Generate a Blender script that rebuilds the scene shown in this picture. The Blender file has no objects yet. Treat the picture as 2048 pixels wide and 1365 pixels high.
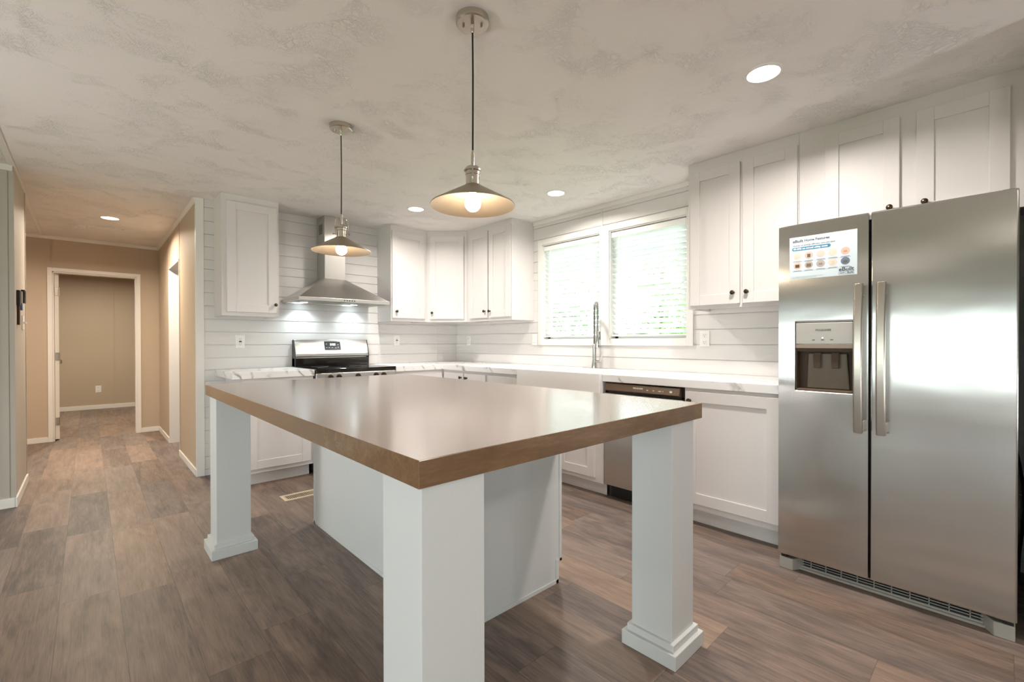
import bpy, math, random
from mathutils import Vector, Matrix

C = bpy.context.scene.collection
SC = bpy.context.scene
random.seed(7)
PI = math.pi

# ------------------------------------------------------------------ camera
CAM_POS = Vector((-3.3704, -4.6556, 1.1421))
yaw, pit, rol = (math.radians(a) for a in (42.9363, 0.3621, -0.0818))
fw = Vector((math.sin(yaw)*math.cos(pit), math.cos(yaw)*math.cos(pit), -math.sin(pit)))
rt = Vector((math.cos(yaw), -math.sin(yaw), 0.0))
up = rt.cross(fw)
r2 = rt*math.cos(rol) + up*math.sin(rol)
u2 = up*math.cos(rol) - rt*math.sin(rol)
cam_data = bpy.data.cameras.new('camera')
cam_data.sensor_width = 36.0
cam_data.lens = 36.0*912.54/2048.0
cam_data.shift_x = -1.75/2048.0
cam_data.shift_y = 7.83/2048.0
cam_data.clip_start = 0.02
cam_data.clip_end = 200
cam = bpy.data.objects.new('camera', cam_data)
C.objects.link(cam)
cam.matrix_world = Matrix(((r2.x, u2.x, -fw.x, CAM_POS.x), (r2.y, u2.y, -fw.y, CAM_POS.y),
                           (r2.z, u2.z, -fw.z, CAM_POS.z), (0, 0, 0, 1)))
SC.camera = cam

# ------------------------------------------------------------------ world, exposure, big lights
SC.view_settings.view_transform = 'Standard'
SC.view_settings.look = 'None'
SC.view_settings.gamma = 1.0
SC.view_settings.use_curve_mapping = False
SC.view_settings.exposure = 0.13
SC.cycles.use_denoising = True
SC.cycles.max_bounces = 9
SC.cycles.diffuse_bounces = 5
SC.cycles.glossy_bounces = 4
SC.cycles.transmission_bounces = 4
SC.cycles.transparent_max_bounces = 12
SC.cycles.caustics_reflective = False
SC.cycles.caustics_refractive = False
SC.cycles.sample_clamp_indirect = 6.0

SKY = 12.0            # overcast daylight outside
K_RECESS = 23.0      # watts, kitchen recessed lamps
K_HALL = 36.0
K_LIVING = 14.0
K_UP = 165.0  # watts, added upward fill for the ceiling
K_BULB = 145.0        # emission of the pendant bulbs
K_HOOD = 3.2

world = bpy.data.worlds.new('overcast_sky')
SC.world = world
world.use_nodes = True
wn = world.node_tree.nodes
wn['Background'].inputs[0].default_value = (0.86, 0.95, 1.0, 1)
wn['Background'].inputs[1].default_value = SKY


def portal(x, y0, y1, z0, z1, sx):
    l = bpy.data.lights.new('window_daylight_portal', 'AREA')
    l.shape = 'RECTANGLE'
    l.size = abs(y1-y0)
    l.size_y = z1-z0
    l.cycles.is_portal = True
    o = bpy.data.objects.new('window_daylight_portal', l)
    C.objects.link(o)
    o.location = (x, (y0+y1)/2, (z0+z1)/2)
    o.rotation_euler = Vector((sx, 0, 0)).to_track_quat('-Z', 'Y').to_euler()
    return o


def portal_y(y, x0, x1, z0, z1):
    o = portal(0, x0, x1, z0, z1, 1)
    o.location = ((x0+x1)/2, y, (z0+z1)/2)
    o.rotation_euler = Vector((0, 1, 0)).to_track_quat('-Z', 'Y').to_euler()
    return o


portal(0.13, -1.475, -2.187, 1.16, 2.12, -1)
portal(0.13, -2.287, -3.0, 1.16, 2.12, -1)
portal(-8.13, -3.7, -1.0, 0.60, 1.45, 1)
portal(-8.13, -7.4, -4.7, 0.60, 1.45, 1)
portal_y(-8.43, -6.9, -5.4, 0.06, 2.08)


def ceiling_lamp_or_fill(x, y, z, watts, col, r=0.07, spread=170):
    l = bpy.data.lights.new('ceiling_lamp_or_fill', 'AREA')
    l.shape = 'DISK'
    l.size = 2*r
    l.energy = watts
    l.color = col
    l.spread = math.radians(spread)
    o = bpy.data.objects.new('ceiling_lamp_or_fill', l)
    C.objects.link(o)
    o.location = (x, y, z)
    return o


WARM = (1.0, 0.84, 0.67)
NEUT = (1.0, 0.93, 0.86)
H = 2.37
# unseen fill lamps added in the living room, behind and left of the camera
for lx, ly in ((-5.6, -2.2), (-5.6, -5.2), (-3.2, -6.6), (-1.2, -6.4), (-7.2, -3.6)):
    ceiling_lamp_or_fill(lx, ly, H-0.01, K_LIVING, NEUT)


def fill_spot(x, y, z, tx, ty, watts, col=(1.0, 0.965, 0.96), cone=95):
    """an unseen spot without a fitting, added to brighten the ceiling"""
    l = bpy.data.lights.new('ceiling_fill_spot', 'SPOT')
    l.energy = watts
    l.color = col
    l.spot_size = math.radians(cone)
    l.spot_blend = 1.0
    l.shadow_soft_size = 0.25
    o = bpy.data.objects.new('ceiling_fill_spot', l)
    C.objects.link(o)
    o.location = (x, y, z)
    o.rotation_euler = (Vector((tx, ty, H))-Vector((x, y, z))).to_track_quat('-Z', 'Y').to_euler()


fill_spot(-5.2, -6.0, 0.7, -2.4, -3.2, K_UP*0.55)
fill_spot(-5.6, -2.0, 0.7, -2.6, -1.8, K_UP*0.72)
fill_spot(-1.4, -7.2, 0.7, -1.5, -4.4, K_UP*0.5)
# unseen fill lamp added in the bedroom at the end of the hall
ceiling_lamp_or_fill(-3.3, 4.4, H-0.01, 42.0, (1.0, 0.88, 0.70))
ceiling_lamp_or_fill(-5.2, 1.8, H-0.01, 25.0, WARM)  # unseen fill lamp added in the side passage
# unseen fill lamp added in the room through the hall's side doorway
ceiling_lamp_or_fill(-1.6, 1.3, H-0.01, 14.0, NEUT)


# ------------------------------------------------------------------ materials
def S(r, g, b):
    f = lambda c: (c/255/12.92) if c/255 <= 0.04045 else ((c/255+0.055)/1.055)**2.4
    return (f(r), f(g), f(b), 1)


class NT:
    def __init__(s, name):
        s.m = bpy.data.materials.new(name)
        s.m.use_nodes = True
        s.t = s.m.node_tree
        s.b = s.t.nodes['Principled BSDF']

    def n(s, kind, **kw):
        nd = s.t.nodes.new('ShaderNode'+kind)
        for k, v in kw.items():
            if k.startswith('i_'):
                key = k[2:]
                key = int(key) if key.isdigit() else key.replace('_', ' ')
                nd.inputs[key].default_value = v
            else:
                setattr(nd, k, v)
        return nd

    def l(s, a, b):
        s.t.links.new(a, b)

    def math(s, op, a, b=None, c=None):
        nd = s.n('Math', operation=op)
        for i, v in enumerate((a, b, c)):
            if v is None:
                continue
            if isinstance(v, (int, float)):
                nd.inputs[i].default_value = v
            else:
                s.l(v, nd.inputs[i])
        return nd.outputs[0]

    def pos(s, scale=(1, 1, 1), rot=(0, 0, 0)):
        g = s.n('NewGeometry')
        mp = s.n('Mapping')
        mp.inputs['Scale'].default_value = scale
        mp.inputs['Rotation'].default_value = rot
        s.l(g.outputs['Position'], mp.inputs['Vector'])
        return mp.outputs[0]

    def noise(s, vec, scale, detail=4, rough=0.55, dist=0.0, **kw):
        nd = s.n('TexNoise', **kw)
        nd.inputs['Scale'].default_value = scale
        nd.inputs['Detail'].default_value = detail
        nd.inputs['Roughness'].default_value = rough
        nd.inputs['Distortion'].default_value = dist
        s.l(vec, nd.inputs['Vector'])
        return nd.outputs['Fac']

    def ramp(s, fac, stops):
        nd = s.n('ValToRGB')
        e = nd.color_ramp.elements
        while len(e) < len(stops):
            e.new(0.5)
        for el, (p, c) in zip(e, stops):
            el.position = p
            el.color = c if len(c) == 4 else (*c, 1)
        s.l(fac, nd.inputs[0])
        return nd.outputs[0]

    def mix(s, fac, a, b, mode='MIX'):
        nd = s.n('Mix', data_type='RGBA', blend_type=mode)
        for i, v in ((0, fac), (6, a), (7, b)):
            if isinstance(v, (int, float, tuple)):
                nd.inputs[i].default_value = v
            else:
                s.l(v, nd.inputs[i])
        return nd.outputs[2]

    def bump(s, h, strength, dist):
        nd = s.n('Bump')
        nd.inputs['Strength'].default_value = strength
        nd.inputs['Distance'].default_value = dist
        s.l(h, nd.inputs['Height'])
        s.l(nd.outputs[0], s.b.inputs['Normal'])
        return nd

    def set(s, **kw):
        for k, v in kw.items():
            s.b.inputs[k.replace('_', ' ')].default_value = v


def plain(name, col, rough=0.5, metal=0.0, spec=0.5, var=0.03, nscale=6.0, **kw):
    """a painted or moulded surface with a little procedural variation"""
    t = NT(name)
    v = t.noise(t.pos(), nscale, 3)
    lo = tuple(c*(1-var) for c in col[:3])+(1,)
    hi = tuple(min(1, c*(1+var)) for c in col[:3])+(1,)
    t.l(t.mix(v, lo, hi), t.b.inputs['Base Color'])
    t.set(Roughness=rough, Metallic=metal)
    t.b.inputs['Specular IOR Level'].default_value = spec
    for k, v in kw.items():
        t.b.inputs[k.replace('_', ' ')].default_value = v
    return t.m


def emit(name, col, strength):
    t = NT(name)
    t.set(Base_Color=(0.8, 0.8, 0.8, 1))
    t.b.inputs['Emission Color'].default_value = col
    t.b.inputs['Emission Strength'].default_value = strength
    return t.m


def mat_floor():
    t = NT('vinyl_plank')
    g = t.n('NewGeometry')
    sp = t.n('SeparateXYZ')
    t.l(g.outputs['Position'], sp.inputs[0])
    x, y = sp.outputs[0], sp.outputs[1]
    W, L = 0.197, 0.95
    xs = t.math('DIVIDE', t.math('ADD', x, 0.1+50*W+0.0207), W)
    row = t.math('FLOOR', xs)
    w1 = t.n('TexWhiteNoise', noise_dimensions='1D')
    t.l(row, w1.inputs['W'])
    ys = t.math('ADD', t.math('DIVIDE', y, L), t.math('ADD', t.math('MULTIPLY', w1.outputs[0], 7.3), 30))
    col = t.math('FLOOR', ys)
    cb = t.n('CombineXYZ')
    t.l(row, cb.inputs[0]); t.l(col, cb.inputs[1])
    w2 = t.n('TexWhiteNoise', noise_dimensions='3D')
    t.l(cb.outputs[0], w2.inputs['Vector'])
    pid = w2.outputs[0]
    off = t.math('MULTIPLY', pid, 37.0)
    cv = t.n('CombineXYZ')
    t.l(t.math('ADD', x, off), cv.inputs[0]); t.l(t.math('ADD', y, off), cv.inputs[1])
    mp = t.n('Mapping'); mp.inputs['Scale'].default_value = (42, 2.6, 1)
    t.l(cv.outputs[0], mp.inputs[0])
    grain = t.noise(mp.outputs[0], 1.0, 6, 0.62, 0.6)
    mp2 = t.n('Mapping'); mp2.inputs['Scale'].default_value = (9, 2.2, 1)
    t.l(cv.outputs[0], mp2.inputs[0])
    blotch = t.noise(mp2.outputs[0], 1.0, 3, 0.6, 1.2)
    mp3 = t.n('Mapping'); mp3.inputs['Scale'].default_value = (190, 9, 1)
    t.l(cv.outputs[0], mp3.inputs[0])
    fine = t.noise(mp3.outputs[0], 1.0, 3, 0.6)
    k = t.math('ADD', t.math('MULTIPLY', grain, 0.36), t.math('MULTIPLY', blotch, 0.42))
    k = t.math('ADD', k, t.math('MULTIPLY', fine, 0.28))
    k = t.math('ADD', k, t.math('MULTIPLY', t.math('SUBTRACT', pid, 0.5), 0.15))
    c = t.ramp(k, [(0.26, S(76, 70, 67)), (0.42, S(106, 96, 90)), (0.54, S(133, 119, 109)), (0.72, S(160, 144, 132))])
    wc = t.n('TexWhiteNoise', noise_dimensions='3D')
    cb2 = t.n('CombineXYZ'); t.l(col, cb2.inputs[0]); t.l(row, cb2.inputs[2])
    t.l(cb2.outputs[0], wc.inputs['Vector'])
    tint = t.mix(wc.outputs[0], S(255, 241, 230), S(240, 240, 246))
    c = t.mix(1.0, c, tint, 'MULTIPLY')
    fx = t.math('FRACT', xs); fy = t.math('FRACT', ys)
    ex = t.math('LESS_THAN', t.math('MINIMUM', fx, t.math('SUBTRACT', 1.0, fx)), 0.006)
    ey = t.math('LESS_THAN', t.math('MINIMUM', fy, t.math('SUBTRACT', 1.0, fy)), 0.0012)
    seam = t.math('MULTIPLY', t.math('MAXIMUM', ex, ey), 0.45)
    c = t.mix(seam, c, S(58, 48, 42))
    t.l(c, t.b.inputs['Base Color'])
    t.set(Roughness=0.46)
    t.b.inputs['Specular IOR Level'].default_value = 0.35
    t.bump(t.math('ADD', grain, fine), 0.12, 0.002)
    return t.m


def mat_ceiling():
    t = NT('stomped_ceiling')
    p = t.pos()
    warp = t.n('TexNoise'); warp.inputs['Scale'].default_value = 3.0
    t.l(p, warp.inputs['Vector'])
    vm = t.n('VectorMath', operation='MULTIPLY_ADD')
    t.l(warp.outputs['Color'], vm.inputs[0]); vm.inputs[1].default_value = (0.14, 0.14, 0.0); t.l(p, vm.inputs[2])
    r = t.noise(vm.outputs[0], 40.0, 5, 0.62, 0.7)
    ridge = t.math('SUBTRACT', 1.0, t.math('MULTIPLY', t.math('ABSOLUTE', t.math('SUBTRACT', r, 0.5)), 14.0))
    ridge = t.math('MAXIMUM', ridge, 0.0)
    m = t.noise(vm.outputs[0], 4.5, 3, 0.6, 0.4)
    mask = t.ramp(m, [(0.46, (0, 0, 0)), (0.64, (1, 1, 1))])
    fine = t.noise(p, 120.0, 2)
    h = t.math('ADD', t.math('MULTIPLY', ridge, mask), t.math('MULTIPLY', fine, 0.06))
    v = t.noise(p, 1.3, 2)
    t.l(t.mix(v, S(240, 237, 233), S(246, 243, 239)), t.b.inputs['Base Color'])
    t.set(Roughness=0.85)
    t.b.inputs['Specular IOR Level'].default_value = 0.2
    t.bump(h, 0.70, 0.0030)
    return t.m


def mat_marble():
    t = NT('marble_laminate')
    p = t.pos((1, 1, 1), (0.5, 0.35, 0.5))
    n1 = t.noise(p, 5.0, 5, 0.6, 0.9)
    w = t.n('TexWave', wave_type='BANDS', bands_direction='X')
    w.inputs['Scale'].default_value = 3.2
    w.inputs['Distortion'].default_value = 5.5
    w.inputs['Detail'].default_value = 4
    w.inputs['Detail Scale'].default_value = 1.6
    t.l(p, w.inputs['Vector'])
    vein = t.ramp(w.outputs['Fac'], [(0.0, (1, 1, 1)), (0.10, (0.25, 0.25, 0.25)), (0.24, (0, 0, 0))])
    msk = t.ramp(n1, [(0.42, (0, 0, 0)), (0.62, (1, 1, 1))])
    f = t.math('MULTIPLY', vein, msk)
    cloud = t.noise(p, 2.4, 3)
    base = t.mix(cloud, S(238, 236, 236), S(247, 246, 246))
    c = t.mix(f, base, S(164, 158, 155))
    t.l(c, t.b.inputs['Base Color'])
    t.set(Roughness=0.28)
    return t.m


def mat_islandtop():
    t = NT('brown_wood_laminate')
    a = t.noise(t.pos((3.0, 14, 14)), 1.0, 5, 0.6, 1.0)
    b = t.noise(t.pos((30, 160, 160)), 1.0, 3, 0.6)
    d = t.noise(t.pos((5, 5, 5)), 1.0, 3, 0.6, 0.8)
    k = t.math('ADD', t.math('MULTIPLY', a, 0.5), t.math('ADD', t.math('MULTIPLY', b, 0.2), t.math('MULTIPLY', d, 0.3)))
    c = t.ramp(k, [(0.30, S(96, 70, 46)), (0.48, S(120, 90, 62)), (0.60, S(136, 106, 77)), (0.75, S(154, 126, 98))])
    t.l(c, t.b.inputs['Base Color'])
    t.set(Roughness=0.26, Coat_Weight=0.8, Coat_Roughness=0.15)
    t.b.inputs['Specular IOR Level'].default_value = 0.6
    t.bump(b, 0.02, 0.0006)
    return t.m


def mat_steel(name='brushed_steel', col=(0.56, 0.545, 0.525), rough=0.30, aniso=0.75, vert=True, wave=0.0):
    t = NT(name)
    sc = (90, 90, 1.2) if vert else (1.2, 90, 90)
    g = t.noise(t.pos(sc), 4.0, 3, 0.6)
    lo = tuple(c*0.95 for c in col)+(1,)
    hi = tuple(min(1, c*1.04) for c in col)+(1,)
    t.l(t.mix(g, lo, hi), t.b.inputs['Base Color'])
    t.set(Roughness=rough, Metallic=1.0, Anisotropic=aniso)
    tg = t.n('Tangent', direction_type='RADIAL', axis='Z')
    t.l(tg.outputs[0], t.b.inputs['Tangent'])
    t.set(Anisotropic_Rotation=0.0 if vert else 0.25)
    if wave:
        w = t.noise(t.pos((1, 1.2, 2.4)), 1.6, 2, 0.5)
        t.bump(w, wave, 0.02)
    return t.m


def mat_glass():
    m = bpy.data.materials.new('window_glass')
    m.use_nodes = True
    nt = m.node_tree
    nt.nodes.clear()
    out = nt.nodes.new('ShaderNodeOutputMaterial')
    mx = nt.nodes.new('ShaderNodeMixShader')
    tr = nt.nodes.new('ShaderNodeBsdfTransparent')
    tr.inputs[0].default_value = (0.94, 0.97, 0.95, 1)
    gl = nt.nodes.new('ShaderNodeBsdfGlossy')
    gl.inputs['Roughness'].default_value = 0.02
    fr = nt.nodes.new('ShaderNodeFresnel')
    fr.inputs[0].default_value = 1.45
    nt.links.new(fr.outputs[0], mx.inputs[0])
    nt.links.new(tr.outputs[0], mx.inputs[1])
    nt.links.new(gl.outputs[0], mx.inputs[2])
    nt.links.new(mx.outputs[0], out.inputs[0])
    return m


def mat_translucent(name, col, mixf):
    t = NT(name)
    n = t.noise(t.pos((4, 4, 40)), 3.0, 3)
    c = t.mix(n, tuple(v*0.96 for v in col[:3])+(1,), col)
    t.l(c, t.b.inputs['Base Color'])
    t.set(Roughness=0.5)
    tl = t.n('BsdfTranslucent')
    t.l(c, tl.inputs[0])
    mx = t.n('MixShader')
    mx.inputs[0].default_value = mixf
    t.l(t.b.outputs[0], mx.inputs[1]); t.l(tl.outputs[0], mx.inputs[2])
    out = [n for n in t.t.nodes if n.type == 'OUTPUT_MATERIAL'][0]
    t.l(mx.outputs[0], out.inputs[0])
    return t.m


def mat_leaf(name, c1, c2):
    t = NT(name)
    n = t.noise(t.pos(), 2.2, 3)
    n2 = t.noise(t.pos(), 30, 1)
    c = t.mix(t.math('ADD', t.math('MULTIPLY', n, 0.6), t.math('MULTIPLY', n2, 0.4)), c1, c2)
    t.l(c, t.b.inputs['Base Color'])
    t.set(Roughness=0.6)
    tl = t.n('BsdfTranslucent')
    t.l(c, tl.inputs[0])
    mx = t.n('MixShader'); mx.inputs[0].default_value = 0.35
    t.l(t.b.outputs[0], mx.inputs[1]); t.l(tl.outputs[0], mx.inputs[2])
    out = [n for n in t.t.nodes if n.type == 'OUTPUT_MATERIAL'][0]
    t.l(mx.outputs[0], out.inputs[0])
    return t.m


def mat_woodpaint(name, col, rough=0.42, strength=0.05):
    """white paint with a faint vertical grain"""
    t = NT(name)
    g = t.noise(t.pos((55, 55, 2.0)), 2.0, 4, 0.6)
    lo = tuple(c*0.965 for c in col[:3])+(1,)
    t.l(t.mix(g, lo, col), t.b.inputs['Base Color'])
    t.set(Roughness=rough)
    t.b.inputs['Specular IOR Level'].default_value = 0.4
    t.bump(g, strength, 0.0015)
    return t.m


M = {}
M['floor'] = mat_floor()
M['ceiling'] = mat_ceiling()
M['marble'] = mat_marble()
M['wood'] = mat_islandtop()
M['cab'] = mat_woodpaint('white_cabinet_paint', S(225, 221, 220))
M['post'] = mat_woodpaint('white_post_paint', S(214, 215, 214), 0.45)
M['ship'] = mat_woodpaint('white_shiplap_paint', S(228, 225, 223), 0.5, 0.03)
M['trim'] = plain('white_trim', S(240, 238, 234), 0.4, var=0.015)
M['ceramic'] = plain('white_ceramic', S(246, 244, 243), 0.12, var=0.01)
M['tan'] = plain('beige_wall_panel', S(194, 178, 157), 0.6, var=0.04, nscale=2.0)
M['greige'] = plain('greige_wall_panel', S(190, 184, 174), 0.6, var=0.03, nscale=2.0)
M['steel'] = mat_steel()
M['fridge_steel'] = mat_steel('fridge_steel', (0.60, 0.585, 0.565), 0.20, 0.82, True, 0.09)
M['hood_steel'] = mat_steel('hood_steel', (0.66, 0.64, 0.61), 0.30, 0.5, True)
M['handle'] = mat_steel('handle_steel', (0.45, 0.40, 0.35), 0.28, 0.2, True)
M['nickel'] = plain('brushed_nickel', (0.58, 0.53, 0.46, 1), 0.27, 1.0, var=0.05, nscale=30)
M['shade'] = plain('pewter_shade', (0.36, 0.305, 0.24, 1), 0.42, 0.75, var=0.06, nscale=20)
M['chrome'] = plain('satin_chrome', (0.66, 0.65, 0.63, 1), 0.18, 1.0, var=0.03)
M['bronze'] = plain('dark_bronze', (0.075, 0.052, 0.036, 1), 0.3, 0.9, var=0.1, nscale=60)
M['dispback'] = plain('smoked_dispenser_plastic', (0.17, 0.135, 0.10, 1), 0.35, spec=0.3, var=0.05)
M['strip'] = plain('taupe_strip', S(140, 122, 108), 0.4, 0.3, var=0.04)
M['black'] = plain('black_plastic', (0.012, 0.012, 0.012, 1), 0.35, var=0.1)
M['blackglass'] = plain('black_glass', (0.015, 0.012, 0.010, 1), 0.06, var=0.05)
M['brownplastic'] = plain('smoked_brown_plastic', (0.13, 0.085, 0.052, 1), 0.32, var=0.06)
M['darkcavity'] = plain('dark_brown_cavity', (0.075, 0.048, 0.03, 1), 0.5, spec=0.2, var=0.1)
M['greyplastic'] = plain('grey_plastic', S(176, 174, 168), 0.4, var=0.02)
M['fridgecase'] = plain('fridge_case_grey', (0.05, 0.05, 0.052, 1), 0.5, var=0.05)
M['cordbrown'] = plain('brown_cloth_cord', (0.045, 0.03, 0.024, 1), 0.7, var=0.1, nscale=200)
M['cordblack'] = plain('black_cloth_cord', (0.012, 0.011, 0.011, 1), 0.7, var=0.1, nscale=200)
M['vent'] = plain('almond_metal', S(214, 196, 170), 0.4, 0.0, var=0.03)
M['whiteplastic'] = plain('white_plastic', S(244, 243, 241), 0.3, var=0.01)
M['slot'] = plain('outlet_slot', (0.03, 0.028, 0.028, 1), 0.5)
M['redbutton'] = plain('red_button', S(150, 30, 30), 0.5)
M['glass'] = mat_glass()
M['slat'] = mat_translucent('white_blind_slat', (0.92, 0.93, 0.92, 1), 0.5)
M['leafA'] = mat_leaf('leaf_green', (0.035, 0.10, 0.018, 1), (0.16, 0.30, 0.06, 1))
M['leafB'] = mat_leaf('leaf_pale_green', (0.06, 0.16, 0.05, 1), (0.22, 0.36, 0.12, 1))
M['bark'] = plain('bark', (0.09, 0.065, 0.045, 1), 0.9, var=0.3, nscale=14)
M['grass'] = plain('lawn_grass', (0.13, 0.22, 0.07, 1), 0.9, var=0.3, nscale=5)
M['paper'] = plain('flyer_paper', S(196, 209, 216), 0.5, var=0.02, nscale=8)
M['ink'] = plain('dark_ink', S(50, 58, 66), 0.6)
M['tealink'] = plain('teal_ink', S(52, 120, 150), 0.6)
M['whiteink'] = plain('white_ink', S(240, 244, 246), 0.6)
M['greyink'] = plain('grey_ink', S(140, 150, 158), 0.6)
M['bulb'] = emit('warm_bulb', (1.0, 0.82, 0.60, 1), K_BULB)
M['lens'] = emit('lamp_lens', (1.0, 0.92, 0.82, 1), 9.0)
M['lens_warm'] = emit('lamp_lens_warm', (1.0, 0.82, 0.60, 1), 9.0)
M['lens_cool'] = emit('led_lens', (0.80, 0.95, 1.0, 1), 22.0)
M['display'] = emit('clock_digits', (0.75, 0.88, 1.0, 1), 1.6)
M['greyscreen'] = plain('grey_display_glass', (0.05, 0.055, 0.06, 1), 0.12)
M['bluetag'] = plain('blue_plastic_tag', S(74, 104, 150), 0.5)
M['doorpaint'] = plain('white_door_paint', S(232, 230, 222), 0.4, var=0.015)


# ------------------------------------------------------------------ mesh helpers
class MB:
    def __init__(s):
        s.v, s.f = [], []

    def quadbox(s, pts):
        """8 points: bottom four counter-clockwise, then top four"""
        b = len(s.v)
        s.v += [tuple(p) for p in pts]
        for q in ((3, 2, 1, 0), (4, 5, 6, 7), (0, 1, 5, 4), (1, 2, 6, 5), (2, 3, 7, 6), (3, 0, 4, 7)):
            s.f.append(tuple(b+i for i in q))
        return s

    def box(s, x0, x1, y0, y1, z0, z1):
        x0, x1 = min(x0, x1), max(x0, x1)
        y0, y1 = min(y0, y1), max(y0, y1)
        z0, z1 = min(z0, z1), max(z0, z1)
        return s.quadbox([(x0, y0, z0), (x1, y0, z0), (x1, y1, z0), (x0, y1, z0),
                          (x0, y0, z1), (x1, y0, z1), (x1, y1, z1), (x0, y1, z1)])

    def prism(s, poly, fn, a0, a1):
        """poly: 2D points; fn(p, a) -> 3D; closed extrusion between a0 and a1"""
        n = len(poly)
        b = len(s.v)
        s.v += [tuple(fn(p, a0)) for p in poly]+[tuple(fn(p, a1)) for p in poly]
        s.f.append(tuple(b+i for i in reversed(range(n))))
        s.f.append(tuple(b+n+i for i in range(n)))
        for i in range(n):
            j = (i+1) % n
            s.f.append((b+i, b+j, b+n+j, b+n+i))
        return s

    def lathe(s, prof, origin=(0, 0, 0), axis=(0, 0, 1), seg=32, closed=False):
        """prof: (r, h) along the axis"""
        ax = Vector(axis).normalized()
        e1 = ax.orthogonal().normalized()
        e2 = ax.cross(e1)
        o = Vector(origin)
        b = len(s.v)
        n = len(prof)
        for r, h in prof:
            for k in range(seg):
                a = 2*PI*k/seg
                s.v.append(tuple(o+ax*h+(e1*math.cos(a)+e2*math.sin(a))*r))
        rng = n if closed else n-1
        for i in range(rng):
            i2 = (i+1) % n
            for k in range(seg):
                k2 = (k+1) % seg
                s.f.append((b+i*seg+k, b+i*seg+k2, b+i2*seg+k2, b+i2*seg+k))
        if not closed:
            if prof[0][0] > 1e-6:
                s.f.append(tuple(b+k for k in reversed(range(seg))))
            if prof[-1][0] > 1e-6:
                s.f.append(tuple(b+(n-1)*seg+k for k in range(seg)))
        return s

    def tube(s, pts, r, seg=10, rfn=None):
        pts = [Vector(p) for p in pts]
        b = len(s.v)
        n = len(pts)
        t0 = (pts[1]-pts[0]).normalized()
        nrm = t0.orthogonal().normalized()
        for i, p in enumerate(pts):
            if i == 0:
                t = (pts[1]-pts[0])
            elif i == n-1:
                t = pts[-1]-pts[-2]
            else:
                t = pts[i+1]-pts[i-1]
            t.normalize()
            nrm = (nrm - t*nrm.dot(t)).normalized()
            bn = t.cross(nrm)
            rr = rfn(i/(n-1)) if rfn else r
            for k in range(seg):
                a = 2*PI*k/seg
                s.v.append(tuple(p+(nrm*math.cos(a)+bn*math.sin(a))*rr))
        for i in range(n-1):
            for k in range(seg):
                k2 = (k+1) % seg
                s.f.append((b+i*seg+k, b+i*seg+k2, b+(i+1)*seg+k2, b+(i+1)*seg+k))
        s.f.append(tuple(b+k for k in reversed(range(seg))))
        s.f.append(tuple(b+(n-1)*seg+k for k in range(seg)))
        return s

    def sphere(s, c, r, seg=20, rings=12, sz=1.0):
        prof = [(max(1e-7, r*math.sin(PI*i/rings)), -r*sz*math.cos(PI*i/rings)) for i in range(rings+1)]
        return s.lathe(prof, c, (0, 0, 1), seg)

    def build(s, name, mat, parent=None, bevel=0.0, smooth=False, segs=2, angle=35):
        off = Vector((0, 0, 0))
        p = parent
        while p is not None:
            off += p.location
            p = p.parent
        me = bpy.data.meshes.new(name)
        me.from_pydata([tuple(Vector(v)-off) for v in s.v], [], s.f)
        me.validate()
        import bmesh
        bm = bmesh.new()
        bm.from_mesh(me)
        bmesh.ops.recalc_face_normals(bm, faces=bm.faces)
        bm.to_mesh(me)
        bm.free()
        me.materials.append(mat)
        if smooth:
            for pl in me.polygons:
                pl.use_smooth = True
            me.set_sharp_from_angle(angle=math.radians(angle))
        o = bpy.data.objects.new(name, me)
        C.objects.link(o)
        if parent is not None:
            o.parent = parent
        if bevel:
            md = o.modifiers.new('bevel', 'BEVEL')
            md.width = bevel
            md.segments = segs
            md.limit_method = 'ANGLE'
            md.angle_limit = math.radians(40)
            md.harden_normals = False
        return o


def tag(o, label=None, cat=None, group=None, kind=None):
    if label:
        o['label'] = label
    if cat:
        o['category'] = cat
    if group:
        o['group'] = group
    if kind:
        o['kind'] = kind
    return o


def thing(name, loc, label, cat, group=None):
    o = bpy.data.objects.new(name, None)
    o.empty_display_size = 0.1
    C.objects.link(o)
    o.location = loc
    return tag(o, label, cat, group)


def struct(name, mb, mat, bevel=0.0, parent=None):
    o = mb.build(name, mat, parent, bevel)
    if parent is None:
        o['kind'] = 'structure'
    return o


def copy_tree(o, parent=None):
    c = o.copy()
    C.objects.link(c)
    if parent is not None:
        c.parent = parent
    for ch in [q for q in bpy.data.objects if q.parent == o]:
        copy_tree(ch, c)
    return c


def text(name, s, size, mat, parent, origin, xdir, updir, align='LEFT', ext=0.0002, bold=0.0):
    cu = bpy.data.curves.new(name, 'FONT')
    cu.body = s
    cu.size = size
    cu.align_x = align
    cu.align_y = 'CENTER'
    cu.extrude = ext
    cu.offset = bold
    cu.materials.append(mat)
    tmp = bpy.data.objects.new(name+'_src', cu)
    C.objects.link(tmp)
    dg = bpy.context.evaluated_depsgraph_get()
    me = bpy.data.meshes.new_from_object(tmp.evaluated_get(dg))
    bpy.data.objects.remove(tmp)
    bpy.data.curves.remove(cu)
    me.name = name
    xd, ud = Vector(xdir).normalized(), Vector(updir).normalized()
    nd = xd.cross(ud)
    off = Vector((0, 0, 0))
    p = parent
    while p is not None:
        off += p.location
        p = p.parent
    og = Vector(origin)-off
    for v in me.vertices:
        c = v.co.copy()
        v.co = og+xd*c.x+ud*c.y+nd*c.z
    if not me.materials:
        me.materials.append(mat)
    o = bpy.data.objects.new(name, me)
    C.objects.link(o)
    o.parent = parent
    return o


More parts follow.
